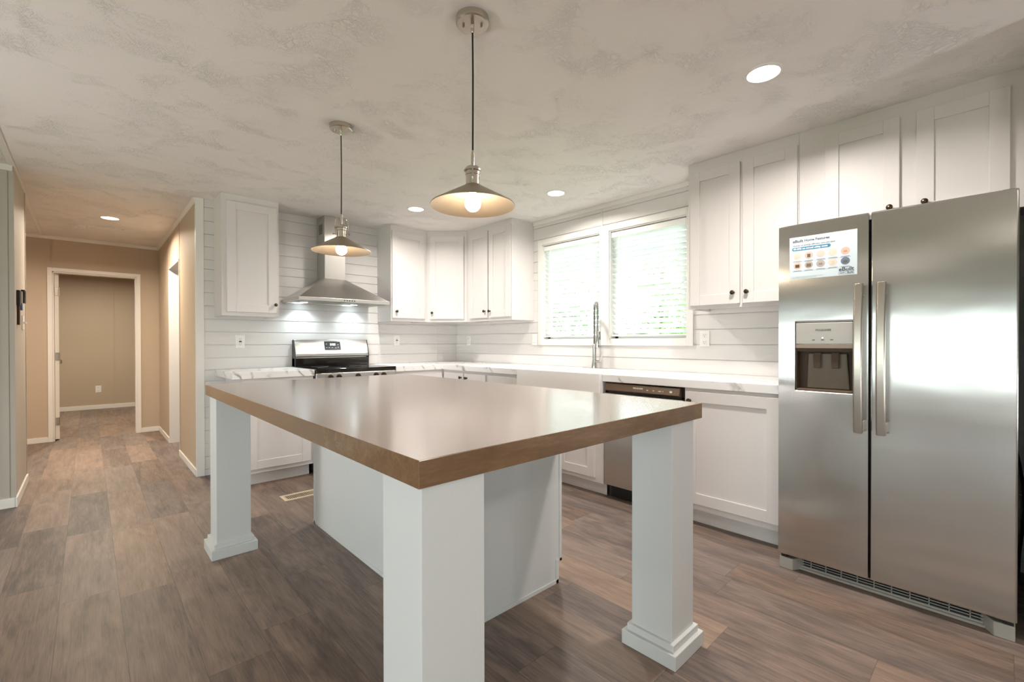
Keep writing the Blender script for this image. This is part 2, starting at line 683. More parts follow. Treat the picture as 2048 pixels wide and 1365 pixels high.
class Frame:
    """a cabinet's own axes: u along its width, n outwards, z up"""
    def __init__(s, o, u, n):
        s.o, s.u, s.n = Vector((*o, 0)), Vector((*u, 0)).normalized(), Vector((*n, 0)).normalized()

    def P(s, u, n, z):
        p = s.o+s.u*u+s.n*n
        return (p.x, p.y, z)

    def box(s, mb, u0, u1, n0, n1, z0, z1):
        return mb.quadbox([s.P(u0, n0, z0), s.P(u1, n0, z0), s.P(u1, n1, z0), s.P(u0, n1, z0),
                           s.P(u0, n0, z1), s.P(u1, n0, z1), s.P(u1, n1, z1), s.P(u0, n1, z1)])


def knob(fr, parent, u, n, z):
    mb = MB()
    ax = fr.n
    prof = [(0.0055, 0.0), (0.0055, 0.004), (0.0045, 0.010), (0.006, 0.014), (0.0125, 0.018), (0.0145, 0.022),
            (0.0138, 0.026), (0.009, 0.029), (0.0, 0.030)]
    prof = [(0.009, 0.0), (0.009, 0.002)]+prof
    mb.lathe(prof, fr.P(u, n, z), ax, 18)
    return mb.build('knob', M['bronze'], parent, smooth=True)


def shaker(fr, parent, u0, u1, z0, z1, n, knob_at=None, name='door', rail=0.066, th=0.019):
    mb = MB()
    fr.box(mb, u0, u0+rail, n, n+th, z0, z1)
    fr.box(mb, u1-rail, u1, n, n+th, z0, z1)
    fr.box(mb, u0+rail, u1-rail, n, n+th, z0, z0+rail)
    fr.box(mb, u0+rail, u1-rail, n, n+th, z1-rail, z1)
    fr.box(mb, u0+rail-0.002, u1-rail+0.002, n+0.002, n+th-0.009, z0+rail-0.002, z1-rail+0.002)
    d = mb.build(name, M['cab'], parent, bevel=0.0016)
    if knob_at:
        knob(fr, d, knob_at[0], n+th, knob_at[1])
    return d


# ------------------------------------------------------------------ room shell
YB = -8.4       # wall behind the camera
XL = -8.1       # far side of the living room
mb = MB()
mb.box(XL-0.15, 0.13, YB-0.15, 6.3, -0.12, 0.0)
struct('floor', mb, M['floor'])
mb = MB()
mb.box(XL-0.15, 0.13, YB-0.15, 6.3, H, H+0.12)
struct('ceiling', mb, M['ceiling'])

GR = [0.055, 0.163, 0.276, 0.386, 0.496, 0.586, 0.697, 0.81, 0.905, 1.008, 1.121, 1.234, 1.344, 1.457, 1.570,
      1.671, 1.771, 1.852, 1.962, 2.070, 2.183, 2.300]


def ship_profile(z0, z1, th=0.012, g=0.0065, dp=0.0085):
    """front profile of a shiplap wall: (depth, z); depth 0 is the face, negative is behind"""
    pts = [(-th, z0), (0, z0)]
    for z in GR:
        if z0+0.01 < z < z1-0.01:
            pts += [(0, z-g/2), (-dp, z-g/2), (-dp, z+g/2), (0, z+g/2)]
    pts += [(0, z1), (-th, z1)]
    return pts


# stove wall: face at y = 0
mb = MB()
mb.box(-2.69, 0.12, 0.012, 0.10, 0, H)
mb.prism(ship_profile(0.0, H), lambda p, a: (a, -p[0], p[1]), -2.66, 0.0)
for bx in (-1.042, -0.282):
    mb.box(bx-0.009, bx+0.009, -0.003, 0.0, 0.9, H)
struct('wall_back', mb, M['ship'])
mb = MB()
mb.box(-2.702, -2.645, -0.007, 0.04, 0.0, H)
struct('trim_1', mb, M['trim'], 0.002)

# window wall: face at x = 0
W1 = (-1.475, -2.187)
W2 = (-2.287, -3.000)
WZ = (1.163, 2.120)
mb = MB()


def wallx(y0, y1, z0, z1):
    mb.box(0.012, 0.12, y0, y1, z0, z1)
    mb.prism(ship_profile(z0, z1), lambda p, a: (-p[0], a, p[1]), min(y0, y1), max(y0, y1))


wallx(0.0, W1[0], 0, H)
wallx(W1[0], W1[1], 0, WZ[0]); wallx(W1[0], W1[1], WZ[1], H)
wallx(W1[1], W2[0], 0, H)
wallx(W2[0], W2[1], 0, WZ[0]); wallx(W2[0], W2[1], WZ[1], H)
wallx(W2[1], YB, 0, H)
mb.box(-0.003, 0.0, -2.214, -2.198, 0.9, H)
struct('wall_right', mb, M['ship'])
mb = MB()
mb.box(-0.016, 0.0, -1.352, -3.155, 2.333, H)
struct('trim_2', mb, M['trim'], 0.003)

# end wall beside the fridge
mb = MB()
mb.box(-0.78, 0.0, -4.86, -4.765, 0, H)
struct('wall_alcove', mb, M['ship'])

# windows of the kitchen


def casement(name, ya, yb, z0, z1, x_in, x_out, sgn, casing=True):
    """a white window in a wall; x_in the room face, x_out the outer face, sgn points outwards"""
    mb = MB()
    lo, hi = min(ya, yb), max(ya, yb)
    t = 0.008
    # reveal boards
    mb.box(x_in, x_out, lo, lo+t, z0, z1); mb.box(x_in, x_out, hi-t, hi, z0, z1)
    mb.box(x_in, x_out, lo, hi, z0, z0+t); mb.box(x_in, x_out, lo, hi, z1-t, z1)
    if casing:
        w = 0.052
        c0, c1 = x_in-sgn*0.013, x_in
        mb.box(c0, c1, lo-w, lo, z0-w, z1+w); mb.box(c0, c1, hi, hi+w, z0-w, z1+w)
        mb.box(c0, c1, lo, hi, z0-w, z0); mb.box(c0, c1, lo, hi, z1, z1+w)
    w = struct(name, mb, M['trim'], 0.0015)
    f = MB()
    xs = x_out-sgn*0.045
    xe = x_out-sgn*0.012
    s = 0.035
    l2, h2, a2, b2 = lo+t, hi-t, z0+t, z1-t
    f.box(xs, xe, l2, l2+s, a2, b2); f.box(xs, xe, h2-s, h2, a2, b2)
    f.box(xs, xe, l2, h2, a2, a2+s); f.box(xs, xe, l2, h2, b2-s, b2)
    f.build('sash', M['whiteplastic'], w, 0.002)
    g = MB()
    xm = (xs+xe)/2
    g.box(xm-0.002, xm+0.002, l2+s-0.004, h2-s+0.004, a2+s-0.004, b2-s+0.004)
    g.build('pane', M['glass'], w)
    return w


casement('window_1', W1[0], W1[1], WZ[0], WZ[1], 0.0, 0.12, 1)
casement('window_2', W2[0], W2[1], WZ[0], WZ[1], 0.0, 0.12, 1)

# living room walls
LW = ((-3.7, -1.0), (-7.4, -4.7))
LZ0, LZ1 = 0.60, 1.45
mb = MB()
mb.box(XL-0.12, XL, YB, LW[1][0], 0, H)
mb.box(XL-0.12, XL, LW[1][1], LW[0][0], 0, H)
mb.box(XL-0.12, XL, LW[0][1], 0.12, 0, H)
for a, b in LW:
    mb.box(XL-0.12, XL, a, b, 0, LZ0)
    mb.box(XL-0.12, XL, a, b, LZ1, H)
struct('wall_living_far', mb, M['greige'])
casement('window_3', LW[0][0], LW[0][1], LZ0, LZ1, XL, XL-0.12, -1)
casement('window_4', LW[1][0], LW[1][1], LZ0, LZ1, XL, XL-0.12, -1)
mb = MB()
mb.box(XL-0.12, -6.9, YB-0.12, YB, 0, H)
mb.box(-5.4, 0.12, YB-0.12, YB, 0, H)
mb.box(-6.9, -5.4, YB-0.12, YB, 2.08, H)
struct('wall_living_back', mb, M['greige'])

mb = MB()
mb.box(-6.9, -6.84, YB-0.09, YB-0.03, 0, 2.08); mb.box(-5.46, -5.4, YB-0.09, YB-0.03, 0, 2.08)
mb.box(-6.84, -5.46, YB-0.09, YB-0.03, 2.02, 2.08); mb.box(-6.84, -5.46, YB-0.09, YB-0.03, 0.0, 0.06)
pd = struct('added_glass_door', mb, M['trim'], 0.002)  # unseen glass door, added to let in more daylight
mb = MB()
mb.box(-6.84, -5.46, YB-0.062, YB-0.058, 0.06, 2.02)
mb.build('pane', M['glass'], pd)

# left wall: its end faces the kitchen, then turns into the hall
XW = -3.747
mb = MB()
mb.box(XL, XW, 0.018, 0.11, 0, H)
mb.box(XW-0.095, XW, 0.11, 0.80, 0, H)
for bx in (-3.79, -5.0, -6.2):
    mb.box(bx-0.017, bx+0.017, 0.014, 0.018, 0.0, H)
mb.box(XW-0.02, XW+0.004, 0.013, 0.035, 0.0, H)
mb.box(XW-0.04, XW+0.004, 0.785, 0.806, 0.0, H)
struct('wall_left', mb, M['greige'])
mb = MB()
mb.box(XL, XW-0.001, 0.004, 0.018, 0, 0.068)
mb.box(XW, XW+0.012, 0.004, 0.79, 0, 0.068)
struct('baseboard_left', mb, M['trim'], 0.003)
mb = MB()
mb.box(XL, XW, -0.006, 0.018, H-0.045, H)
struct('trim_3', mb, M['trim'], 0.004)
# strip that covers the joint between the two halves of the ceiling
mb = MB()
mb.box(-3.768, -3.736, YB, 2.79, H-0.008, H)
struct('trim_4', mb, M['trim'], 0.003)

# hall: right wall with a cased opening
XH = -2.697
mb = MB()
mb.box(XH, -2.60, 0.045, 1.00, 0, H)
mb.box(XH, -2.60, 1.80, 2.79, 0, H)
mb.box(XH, -2.60, 1.00, 1.80, 1.985, H)
for by in (0.965, 1.835):
    mb.box(XH-0.003, XH, by-0.008, by+0.008, 0, H)
struct('wall_hall_right', mb, M['tan'])
mb = MB()
mb.box(XH-0.004, -2.50, 1.783, 1.80, 0, 1.985)
mb.box(XH-0.004, -2.50, 1.00, 1.012, 0, 1.985)
mb.box(XH-0.004, -2.50, 1.00, 1.80, 1.968, 1.985)
struct('trim_5', mb, M['trim'], 0.001)
mb = MB()
mb.box(XH-0.011, XH, 0.0, 0.998, 0, 0.06)
mb.box(XH-0.011, XH, 1.80, 2.78, 0, 0.06)
struct('baseboard_hall_right', mb, M['trim'], 0.003)
mb = MB()
mb.prism([(0, 0), (-0.022, 0), (-0.022, -0.01), (-0.006, -0.036), (0, -0.036)],
         lambda p, a: (XH+p[0], a, H+p[1]), 0.0, 2.79)
struct('trim_6', mb, M['trim'])
# room behind the side opening
mb = MB()
mb.box(-0.1, 0.0, 0.1, 2.79, 0, H)
struct('wall_side_room', mb, M['greige'])

# hall: end wall with a door
YH = 2.80
DX = (-3.672, -2.922)
DZ = 1.966
mb = MB()
mb.box(-6.4, DX[0], YH, YH+0.10, 0, H)
mb.box(DX[1], 0.12, YH, YH+0.10, 0, H)
mb.box(DX[0], DX[1], YH, YH+0.10, DZ, H)
for bx in (-3.694, -3.674, -2.914, -2.892):
    mb.box(bx-0.004, bx+0.004, YH-0.003, YH, DZ, H)
struct('wall_hall_end', mb, M['tan'])
mb = MB()
w = 0.04
mb.box(DX[0]-w, DX[0], YH-0.014, YH, 0, DZ+w)
mb.box(DX[1], DX[1]+w, YH-0.014, YH, 0, DZ+w)
mb.box(DX[0], DX[1], YH-0.014, YH, DZ, DZ+w)
mb.box(DX[0], DX[0]+0.014, YH, YH+0.11, 0, DZ)
mb.box(DX[1]-0.014, DX[1], YH, YH+0.11, 0, DZ)
mb.box(DX[0], DX[1], YH, YH+0.11, DZ-0.014, DZ)
struct('trim_7', mb, M['trim'], 0.002)
mb = MB()
mb.box(-6.3, DX[0]-w, YH-0.011, YH, 0, 0.06)
mb.box(DX[1]+w, XH, YH-0.011, YH, 0, 0.06)
struct('baseboard_hall_end', mb, M['trim'], 0.003)
mb = MB()
mb.prism([(0, 0), (-0.022, 0), (-0.022, -0.01), (-0.006, -0.036), (0, -0.036)],
         lambda p, a: (a, YH+p[0], H+p[1]), -6.3, XH)
struct('trim_8', mb, M['trim'])
# side passage left of the hall
mb = MB()
mb.box(-6.5, -6.4, 0.11, 2.9, 0, H)
struct('wall_passage', mb, M['tan'])
# bedroom beyond the door
mb = MB()
mb.box(-6.0, 0.12, 5.95, 6.05, 0, H)
for bx in (-4.27, -3.05, -1.83):
    mb.box(bx-0.010, bx+0.010, 5.938, 5.95, 0, H)
struct('wall_bedroom_end', mb, M['tan'])
mb = MB()
mb.box(-6.0, -0.1, 5.936, 5.95, 0, 0.07)
struct('baseboard_bedroom', mb, M['trim'], 0.003)
mb = MB()
mb.box(-6.0, -5.9, 2.9, 5.95, 0, H); mb.box(0.0, 0.12, 2.9, 5.95, 0, H)
struct('wall_bedroom_side', mb, M['tan'])

# the open bedroom door, folded back into the bedroom and seen on its edge
HX, HY = DX[0]+0.016, YH+0.075
ang = math.radians(96)
fr = Frame((HX, HY), (math.cos(ang), math.sin(ang)), (math.sin(ang), -math.cos(ang)))
mb = MB()
fr.box(mb, 0.004, 0.70, 0.0, 0.036, 0.012, 1.948)
door = struct('door_1', mb, M['doorpaint'], 0.002)
for zz in (0.22, 0.98, 1.74):
    m2 = MB()
    fr.box(m2, 0.0005, 0.0045, 0.004, 0.034, zz-0.045, zz+0.045)
    m2.lathe([(0.007, -0.047), (0.007, 0.047)], fr.P(0.0, 0.036, zz), (0, 0, 1), 10)
    m2.build('hinge', M['nickel'], door)
m2 = MB()
p0 = Vector(fr.P(0.635, 0.036, 0.90))
nn = fr.n
m2.lathe([(0.030, 0.0), (0.030, 0.006), (0.012, 0.012), (0.010, 0.036), (0.024, 0.044), (0.028, 0.056), (0.022, 0.068), (0.0, 0.071)],
         p0, nn, 20)
m2.build('doorknob', M['chrome'], door, smooth=True)


# ------------------------------------------------------------------ outlets and wall plates
def outlet(name, pos, u, n, label, kind='duplex', group='white electrical wall plates', big=False):
    t = thing(name, pos, label, 'outlet' if kind != 'switch' else 'light switch', group)
    fr = Frame((pos[0], pos[1]), u, n)
    z = pos[2]
    mb = MB()
    fr.box(mb, -0.037, 0.037, 0.0, 0.006, z-0.058, z+0.058)
    mb.build('plate', M['whiteplastic'], t, 0.0025)
    if kind == 'switch':
        m = MB()
        fr.box(m, -0.017, 0.017, 0.006, 0.010, z-0.033, z+0.033)
        m.build('rocker', M['whiteplastic'], t, 0.002)
        return t
    if kind == 'gfci':
        m = MB()
        fr.box(m, -0.017, 0.017, 0.006, 0.0085, z-0.034, z+0.034)
        m.build('socket', M['whiteplastic'], t, 0.001)
        m = MB()
        fr.box(m, -0.010, -0.001, 0.0085, 0.0105, z-0.006, z+0.006)
        m.build('reset_button', M['redbutton'], t)
        m = MB()
        fr.box(m, 0.001, 0.010, 0.0085, 0.0105, z-0.006, z+0.006)
        m.build('test_button', M['slot'], t)
        offs = (-0.021, 0.021)
        d = 0.0085
    else:
        offs = (-0.026, 0.026)
        for oz in offs:
            m = MB()
            fr.box(m, -0.016, 0.016, 0.006, 0.0085, z+oz-0.016, z+oz+0.016)
            m.build('socket', M['whiteplastic'], t, 0.004)
        d = 0.0085
    for oz in offs:
        for a_, b_, c_, e_ in ((-0.0075, -0.0055, -0.001, 0.008), (0.0055, 0.0075, -0.001, 0.008), (-0.002, 0.002, -0.011, -0.006)):
            m = MB()
            fr.box(m, a_, b_, d, d+0.0006, z+oz+c_, z+oz+e_)
            m.build('slot', M['slot'], t)
    return t


outlet('outlet', (-2.376, -0.0005, 1.150), (1, 0), (0, -1), 'white outlet with a red button on the shiplap left of the stove', 'gfci')
outlet('outlet', (-0.829, -0.0005, 1.163), (1, 0), (0, -1), 'white outlet on the shiplap between the stove and the room corner', 'gfci')
outlet('outlet', (-0.0005, -0.255, 1.161), (0, -1), (-1, 0), 'faint white outlet on the window wall nearest the room corner')
outlet('light_switch', (-0.0005, -1.365, 1.168), (0, -1), (-1, 0), 'white switch plate beside the lower left corner of the left window', 'switch')
outlet('outlet', (-0.0005, -3.138, 1.164), (0, -1), (-1, 0), 'white double outlet between the right window and the fridge')
outlet('outlet', (-3.248, 5.9495, 0.343), (1, 0), (0, -1), 'white outlet low on the far bedroom wall seen through the hall door')

# things on the hall face of the left wall
t = thing('wall_organizer', (XW, 0.24, 1.27), 'thin dark hanging strip on the left hall wall, with a blue tag', 'wall holder')
m = MB(); m.box(XW, XW+0.018, 0.17, 0.245, 1.412, 1.522); m.build('upper_holder', M['black'], t, 0.003)
m = MB(); m.prism([(0.20, 1.412), (0.235, 1.412), (0.245, 1.272), (0.19, 1.272)], lambda p, a: (a, p[0], p[1]), XW, XW+0.014)
m.build('lower_strip', M['bronze'], t, 0.002)
m = MB(); m.box(XW, XW+0.02, 0.27, 0.33, 1.435, 1.522); m.build('grey_sleeve', M['greyplastic'], t, 0.002)
tg_ = MB(); tg_.box(XW, XW+0.02, 0.275, 0.34, 1.383, 1.434); o = tg_.build('tag', M['bluetag'], t, 0.002); o['label'] = 'blue tag'
t = thing('thermostat', (XW, 0.52, 1.447), 'small dark thermostat on the left hall wall above the white switch', 'thermostat')
m = MB(); m.box(XW, XW+0.022, 0.46, 0.55, 1.447, 1.549); m.build('housing', M['black'], t, 0.004)
m = MB(); m.box(XW+0.022, XW+0.024, 0.475, 0.535, 1.495, 1.535); m.build('screen', M['greyscreen'], t)
t = thing('light_switch', (XW, 0.57, 1.245), 'white switch plate with two toggles below the dark thermostat', 'light switch', 'white electrical wall plates')
m = MB(); m.box(XW, XW+0.006, 0.515, 0.63, 1.245, 1.353); m.build('plate', M['whiteplastic'], t, 0.002)
for q in (0.55, 0.595):
    m = MB(); m.box(XW+0.006, XW+0.022, q-0.005, q+0.005, 1.29, 1.306); m.build('toggle', M['whiteplastic'], t, 0.001)

# ------------------------------------------------------------------ cabinets
UD = 0.305        # upper carcass depth
UB = 1.365


def upper(name, fr, wd, z0, z1, label, doors, group='white shaker wall cabinets', depth=UD):
    """fr: origin on the wall at the left end, u to the right, n into the room"""
    t = thing(name, fr.P(wd/2, depth/2, z0), label, 'wall cabinet', group)
    mb = MB()
    fr.box(mb, 0.0, wd, 0.001, depth-0.018, z0+0.02, z1)
    fr.box(mb, 0.0, 0.02, 0.001, depth-0.018, z0, z0+0.02)
    fr.box(mb, wd-0.02, wd, 0.001, depth-0.018, z0, z0+0.02)
    mb.build('carcass', M['cab'], t, 0.001)
    mb = MB()
    fr.box(mb, 0.0, wd, depth-0.018, depth, z0, z1)
    mb.build('face_frame', M['cab'], t, 0.0012)
    for d in doors:
        shaker(fr, t, d[0], d[1], d[2], d[3], depth, d[4] if len(d) > 4 else None)
    return t


FB = lambda x: Frame((x, 0.0), (1, 0), (0, -1))       # cabinets on the stove wall
FR = lambda y: Frame((0.0, y), (0, -1), (-1, 0))      # cabinets on the window wall
DB, DT = 1.397, 2.310
upper('wall_cabinet', FB(-2.571), 0.433, UB, H, 'white single-door wall cabinet left of the range hood',
      [(0.034, 0.412, DB, DT, (0.398, 1.468))])
upper('wall_cabinet', FB(-1.058), 0.438, UB, H, 'white single-door wall cabinet right of the range hood',
      [(0.008, 0.400, DB, DT, (0.050, 1.465))])
# diagonal corner unit
t = thing('wall_cabinet', (-0.31, -0.31, UB), 'white diagonal wall cabinet across the room corner, one door', 'wall cabinet', 'white shaker wall cabinets')
mb = MB()
mb.prism([(-0.001, -0.001), (-0.619, -0.001), (-0.619, -UD), (-UD, -0.619), (-0.001, -0.619)], lambda p, a: (p[0], p[1], a), UB, H)
mb.build('carcass', M['cab'], t, 0.0012)
dl = math.hypot(0.62-UD, 0.62-UD)
fr = Frame((-0.62, -UD), (1, -1), (-1, -1))
shaker(fr, t, 0.035, dl-0.035, DB, DT, 0.0, (0.062, 1.465), rail=0.062)
upper('wall_cabinet', FR(-0.62), 0.730, UB, H, 'white two-door wall cabinet between the room corner and the left window',
      [(0.055, 0.372, DB, DT, (0.332, 1.465)), (0.392, 0.716, DB, DT, (0.415, 1.462))])
upper('wall_cabinet', FR(-3.158), 0.677, UB, H, 'white two-door wall cabinet between the right window and the fridge',
      [(0.022, 0.349, 1.389, 2.297, (0.311, 1.459)), (0.366, 0.672, 1.389, 2.297, (0.396, 1.459))])
upper('wall_cabinet', FR(-3.836), 0.925, 1.745, H, 'white two-door wall cabinet above the fridge',
      [(0.129, 0.454, 1.768, 2.297, (0.417, 1.835)), (0.519, 0.838, 1.768, 2.297, (0.552, 1.835))])

# base cabinets
BD = 0.595        # carcass front
CZ = 0.855        # underside of worktop


def base(name, fr, wd, label, fronts, group='white shaker base cabinets', kick=True, top=CZ, kick_to=None):
    t = thing(name, fr.P(wd/2, 0.3, 0.0), label, 'base cabinet', group)
    mb = MB()
    fr.box(mb, 0.0, wd, 0.016, BD-0.0, 0.10, top)
    fr.box(mb, 0.0, 0.018, 0.016, 0.548, 0.0, 0.10)
    fr.box(mb, wd-0.018, wd, 0.016, 0.548, 0.0, 0.10)
    mb.build('carcass', M['cab'], t, 0.001)
    mb = MB()
    fr.box(mb, 0.0, kick_to or wd, 0.530, 0.548, 0.0, 0.10)
    mb.build('toe_kick', M['cab'], t, 0.001)
    mb = MB()
    fr.box(mb, 0.0, wd, BD, BD+0.018, 0.10, top)
    mb.build('face_frame', M['cab'], t, 0.001)
    for f in fronts:
        shaker(fr, t, f[0], f[1], f[2], f[3], BD+0.018, f[4] if len(f) > 4 else None, f[5] if len(f) > 5 else 'door')
    return t


base('base_cabinet', FB(-2.49), 0.535, 'white base cabinet left of the stove, under the short marble worktop',
     [(0.03, 0.506, 0.135, 0.815, (0.466, 0.76))])
base('base_cabinet', FB(-1.184), 0.572, 'white base cabinet between the stove and the room corner',
     [(0.03, 0.54, 0.135, 0.815, (0.07, 0.77))])
base('base_cabinet', FR(-0.613), 0.735, 'white two-door base cabinet on the window wall beside the room corner',
     [(0.03, 0.366, 0.135, 0.828, (0.335, 0.786)), (0.384, 0.712, 0.135, 0.828, (0.43, 0.786))])
base('base_cabinet', FR(-1.349), 0.445, 'white narrow base cabinet left of the farmhouse sink',
     [(0.02, 0.425, 0.135, 0.828, (0.39, 0.55))])
base('base_cabinet', FR(-1.795), 0.872, 'white sink base cabinet under the farmhouse sink',
     [(0.07, 0.43, 0.135, 0.64, (0.40, 0.58)), (0.44, 0.80, 0.135, 0.64, (0.47, 0.58))], top=0.662)
base('base_cabinet', FR(-3.287), 0.570, 'white base cabinet between the dishwasher and the fridge',
     [(0.012, 0.545, 0.140, 0.834, (0.042, 0.777))])

# worktops
CT = 0.907
mb = MB()
mb.box(-2.566, -1.951, -0.637, -0.004, CZ, CT)
o = mb.build('worktop', M['marble'], None, 0.003)
tag(o, 'short white marble-look worktop left of the stove', 'worktop')
mb = MB()
mb.prism([(-1.183, -0.004), (-1.183, -0.637), (-0.637, -0.637), (-0.637, -1.790), (-0.155, -1.790), (-0.155, -2.672),
          (-0.637, -2.672), (-0.637, -3.868), (-0.004, -3.868), (-0.004, -0.004)], lambda p, a: (p[0], p[1], a), CZ, CT)
o = mb.build('worktop', M['marble'], None, 0.003)
tag(o, 'long L-shaped white marble-look worktop around the corner, holding the sink', 'worktop')

# farmhouse sink
t = thing('farmhouse_sink', (-0.4, -2.231, 0.664), 'white apron-front farmhouse sink below the left window', 'sink')
mb = MB()
y0, y1 = -1.793, -2.669
x0, x1 = -0.665, -0.158
zt, zb = 0.914, 0.664
wl = 0.028
mb.box(x0, x0+wl, y0, y1, zb, zt)
mb.box(x1-wl-0.03, x1, y0, y1, zb, zt)
mb.box(x0+wl, x1-wl-0.03, y0, y0-wl, zb, zt)
mb.box(x0+wl, x1-wl-0.03, y1+wl, y1, zb, zt)
mb.box(x0+wl, x1-wl-0.03, y0-wl, y1+wl, zb, zb+0.03)
mb.build('basin', M['ceramic'], t, 0.007, smooth=False, segs=3)
mb = MB()
mb.lathe([(0.045, 0), (0.045, 0.003), (0.02, 0.004), (0.0, 0.004)], (-0.40, -2.231, zb+0.03), (0, 0, 1), 24)
mb.build('drain', M['chrome'], t, smooth=True)

# faucet
fx, fy = -0.082, -2.185
t = thing('faucet', (fx, fy, CT), 'tall brushed steel spring-neck faucet behind the farmhouse sink', 'faucet')
mb = MB()
mb.prism([(-0.028+0.018*math.cos(a)*0, 0) for a in (0,)]*0 or
         [(fx+0.027*math.cos(a), fy+(0.105 if math.sin(a) > 0 else -0.105)+0.027*math.sin(a)) for a in [2*PI*k/24 for k in range(24)]],
         lambda p, a: (p[0], p[1], a), CT, CT+0.006)
mb.build('base_plate', M['chrome'], t, 0.002)
mb = MB()
mb.lathe([(0.027, 0.006), (0.026, 0.03), (0.019, 0.075), (0.017, 0.21), (0.013, 0.215), (0.0, 0.216)], (fx, fy, CT), (0, 0, 1), 20)
mb.build('body', M['chrome'], t, smooth=True)
d = Vector((-0.63, -0.776, 0)).normalized()
R_ = 0.055
top = CT+0.578-R_
path = [Vector((fx, fy, CT+0.21))]
for k in range(1, 8):
    path.append(Vector((fx, fy, CT+0.21+(top-CT-0.21)*k/7)))
for k in range(1, 17):
    a = PI*k/16
    path.append(Vector((fx, fy, top))+d*(R_-R_*math.cos(a))+Vector((0, 0, R_*math.sin(a))))
for k in range(1, 6):
    path.append(Vector((fx, fy, top))+d*(2*R_)+Vector((0, 0, -0.19*k/5)))
mb = MB()
mb.tube(path, 0.006, 8)
mb.build('hose', M['greyplastic'], t, smooth=True)
# the coil around the hose
dense = []
STEP = 0.0008
for i in range(len(path)-1):
    sl_ = (path[i+1]-path[i]).length
    kk = max(1, int(sl_/STEP))
    for k in range(kk):
        dense.append(path[i].lerp(path[i+1], k/kk))
coil = []
nrm = Vector((0.776, -0.63, 0))
for i in range(1, len(dense)-1):
    tn = (dense[i+1]-dense[i-1]).normalized()
    n1 = (nrm-tn*nrm.dot(tn)).normalized()
    b1 = tn.cross(n1)
    ph = 2*PI*i*STEP/0.0072
    coil.append(dense[i]+(n1*math.cos(ph)+b1*math.sin(ph))*0.0098)
mb = MB()
mb.tube(coil, 0.0026, 5)
mb.build('spring', M['chrome'], t, smooth=True)
hp = path[-1]
mb = MB()
mb.lathe([(0.0, 0.03), (0.011, 0.028), (0.013, 0.0), (0.015, -0.06), (0.019, -0.10), (0.019, -0.118), (0.0, -0.118)], hp, (0, 0, 1), 18)
mb.build('spray_head', M['chrome'], t, smooth=True)
mb = MB()
sd = Vector((0.776, -0.63, 0))*0.017
mb.box(hp.x+sd.x-0.006, hp.x+sd.x+0.006, hp.y+sd.y-0.004, hp.y+sd.y+0.004, hp.z-0.08, hp.z-0.01)
mb.build('spray_button', M['black'], t, 0.002)
mb = MB()
mb.tube([(fx, fy, CT+0.20), Vector((fx, fy, CT+0.20))+d*0.05, Vector((fx, fy, CT+0.20))+d*(2*R_-0.012)], 0.005, 8)
mb.lathe([(0.021, -0.012), (0.021, 0.012), (0.0145, 0.012), (0.0145, -0.012)], Vector((fx, fy, CT+0.20))+d*2*R_, (0, 0, 1), 18, closed=True)
mb.build('docking_arm', M['chrome'], t, smooth=True)
mb = MB()
mb.lathe([(0.012, 0.0), (0.012, 0.065), (0.0, 0.066)], (fx, fy, CT+0.062), (-0.15, -1, 0), 14)
mb.tube([(fx-0.01, fy-0.062, CT+0.062), (fx-0.012, fy-0.074, CT+0.09), (fx-0.014, fy-0.084, CT+0.145)], 0.006, 8,
        rfn=lambda q: 0.008-0.002*q)
mb.build('lever', M['chrome'], t, smooth=True)

# ------------------------------------------------------------------ dishwasher
t = thing('dishwasher', (-0.33, -2.98, 0.0), 'stainless steel dishwasher with dark control strip under the worktop', 'dishwasher')
ya, yb = -2.674, -3.281
mb = MB(); mb.box(-0.04, -0.565, ya-0.004, yb+0.004, 0.10, 0.846); mb.build('tub', M['black'], t)
mb = MB(); mb.box(-0.06, -0.545, ya-0.008, yb+0.008, 0.004, 0.10); mb.build('toe_panel', M['black'], t)
mb = MB(); mb.box(-0.568, -0.625, ya-0.004, yb+0.004, 0.108, 0.772); mb.build('door', M['steel'], t, 0.004)
mb = MB()
mb.prism([(-0.568, 0.788), (-0.622, 0.788), (-0.642, 0.797), (-0.628, 0.846), (-0.568, 0.846)], lambda p, a: (p[0], a, p[1]), ya-0.02, yb+0.02)
cp = mb.build('control_strip', M['brownplastic'], t, 0.003)
cp['label'] = 'smoked brown control strip'
mb = MB(); mb.box(-0.57, -0.600, ya-0.006, yb+0.006, 0.772, 0.788); mb.build('handle_recess', M['black'], t)
for q0, q1 in ((ya, ya-0.02), (yb+0.02, yb)):
    mb = MB(); mb.box(-0.57, -0.60, q0, q1, 0.772, 0.846); mb.build('end_cap', M['black'], t)
cu = Vector((0.014, 0, 0.049)).normalized()
cp_p = lambda y, k: (-0.642+0.014*k-0.0008, y, 0.797+0.049*k)
text('brand_lettering', 'FRIGIDAIRE', 0.015, M['whiteink'], t, cp_p(-2.925, 0.55), (0, -1, 0), cu, 'LEFT')
for yy, w_, h_ in ((-3.03, 0.012, 0.0025), (-3.075, 0.012, 0.0025), (-3.115, 0.02, 0.0025), (-3.145, 0.006, 0.0025), (-3.195, 0.018, 0.007)):
    mb = MB()
    p_ = cp_p(yy, 0.42)
    mb.box(p_[0]-0.0006, p_[0]+0.0008, yy, yy-w_, p_[2]-h_, p_[2]+h_)
    mb.build('control_mark', M['whiteink'], t)

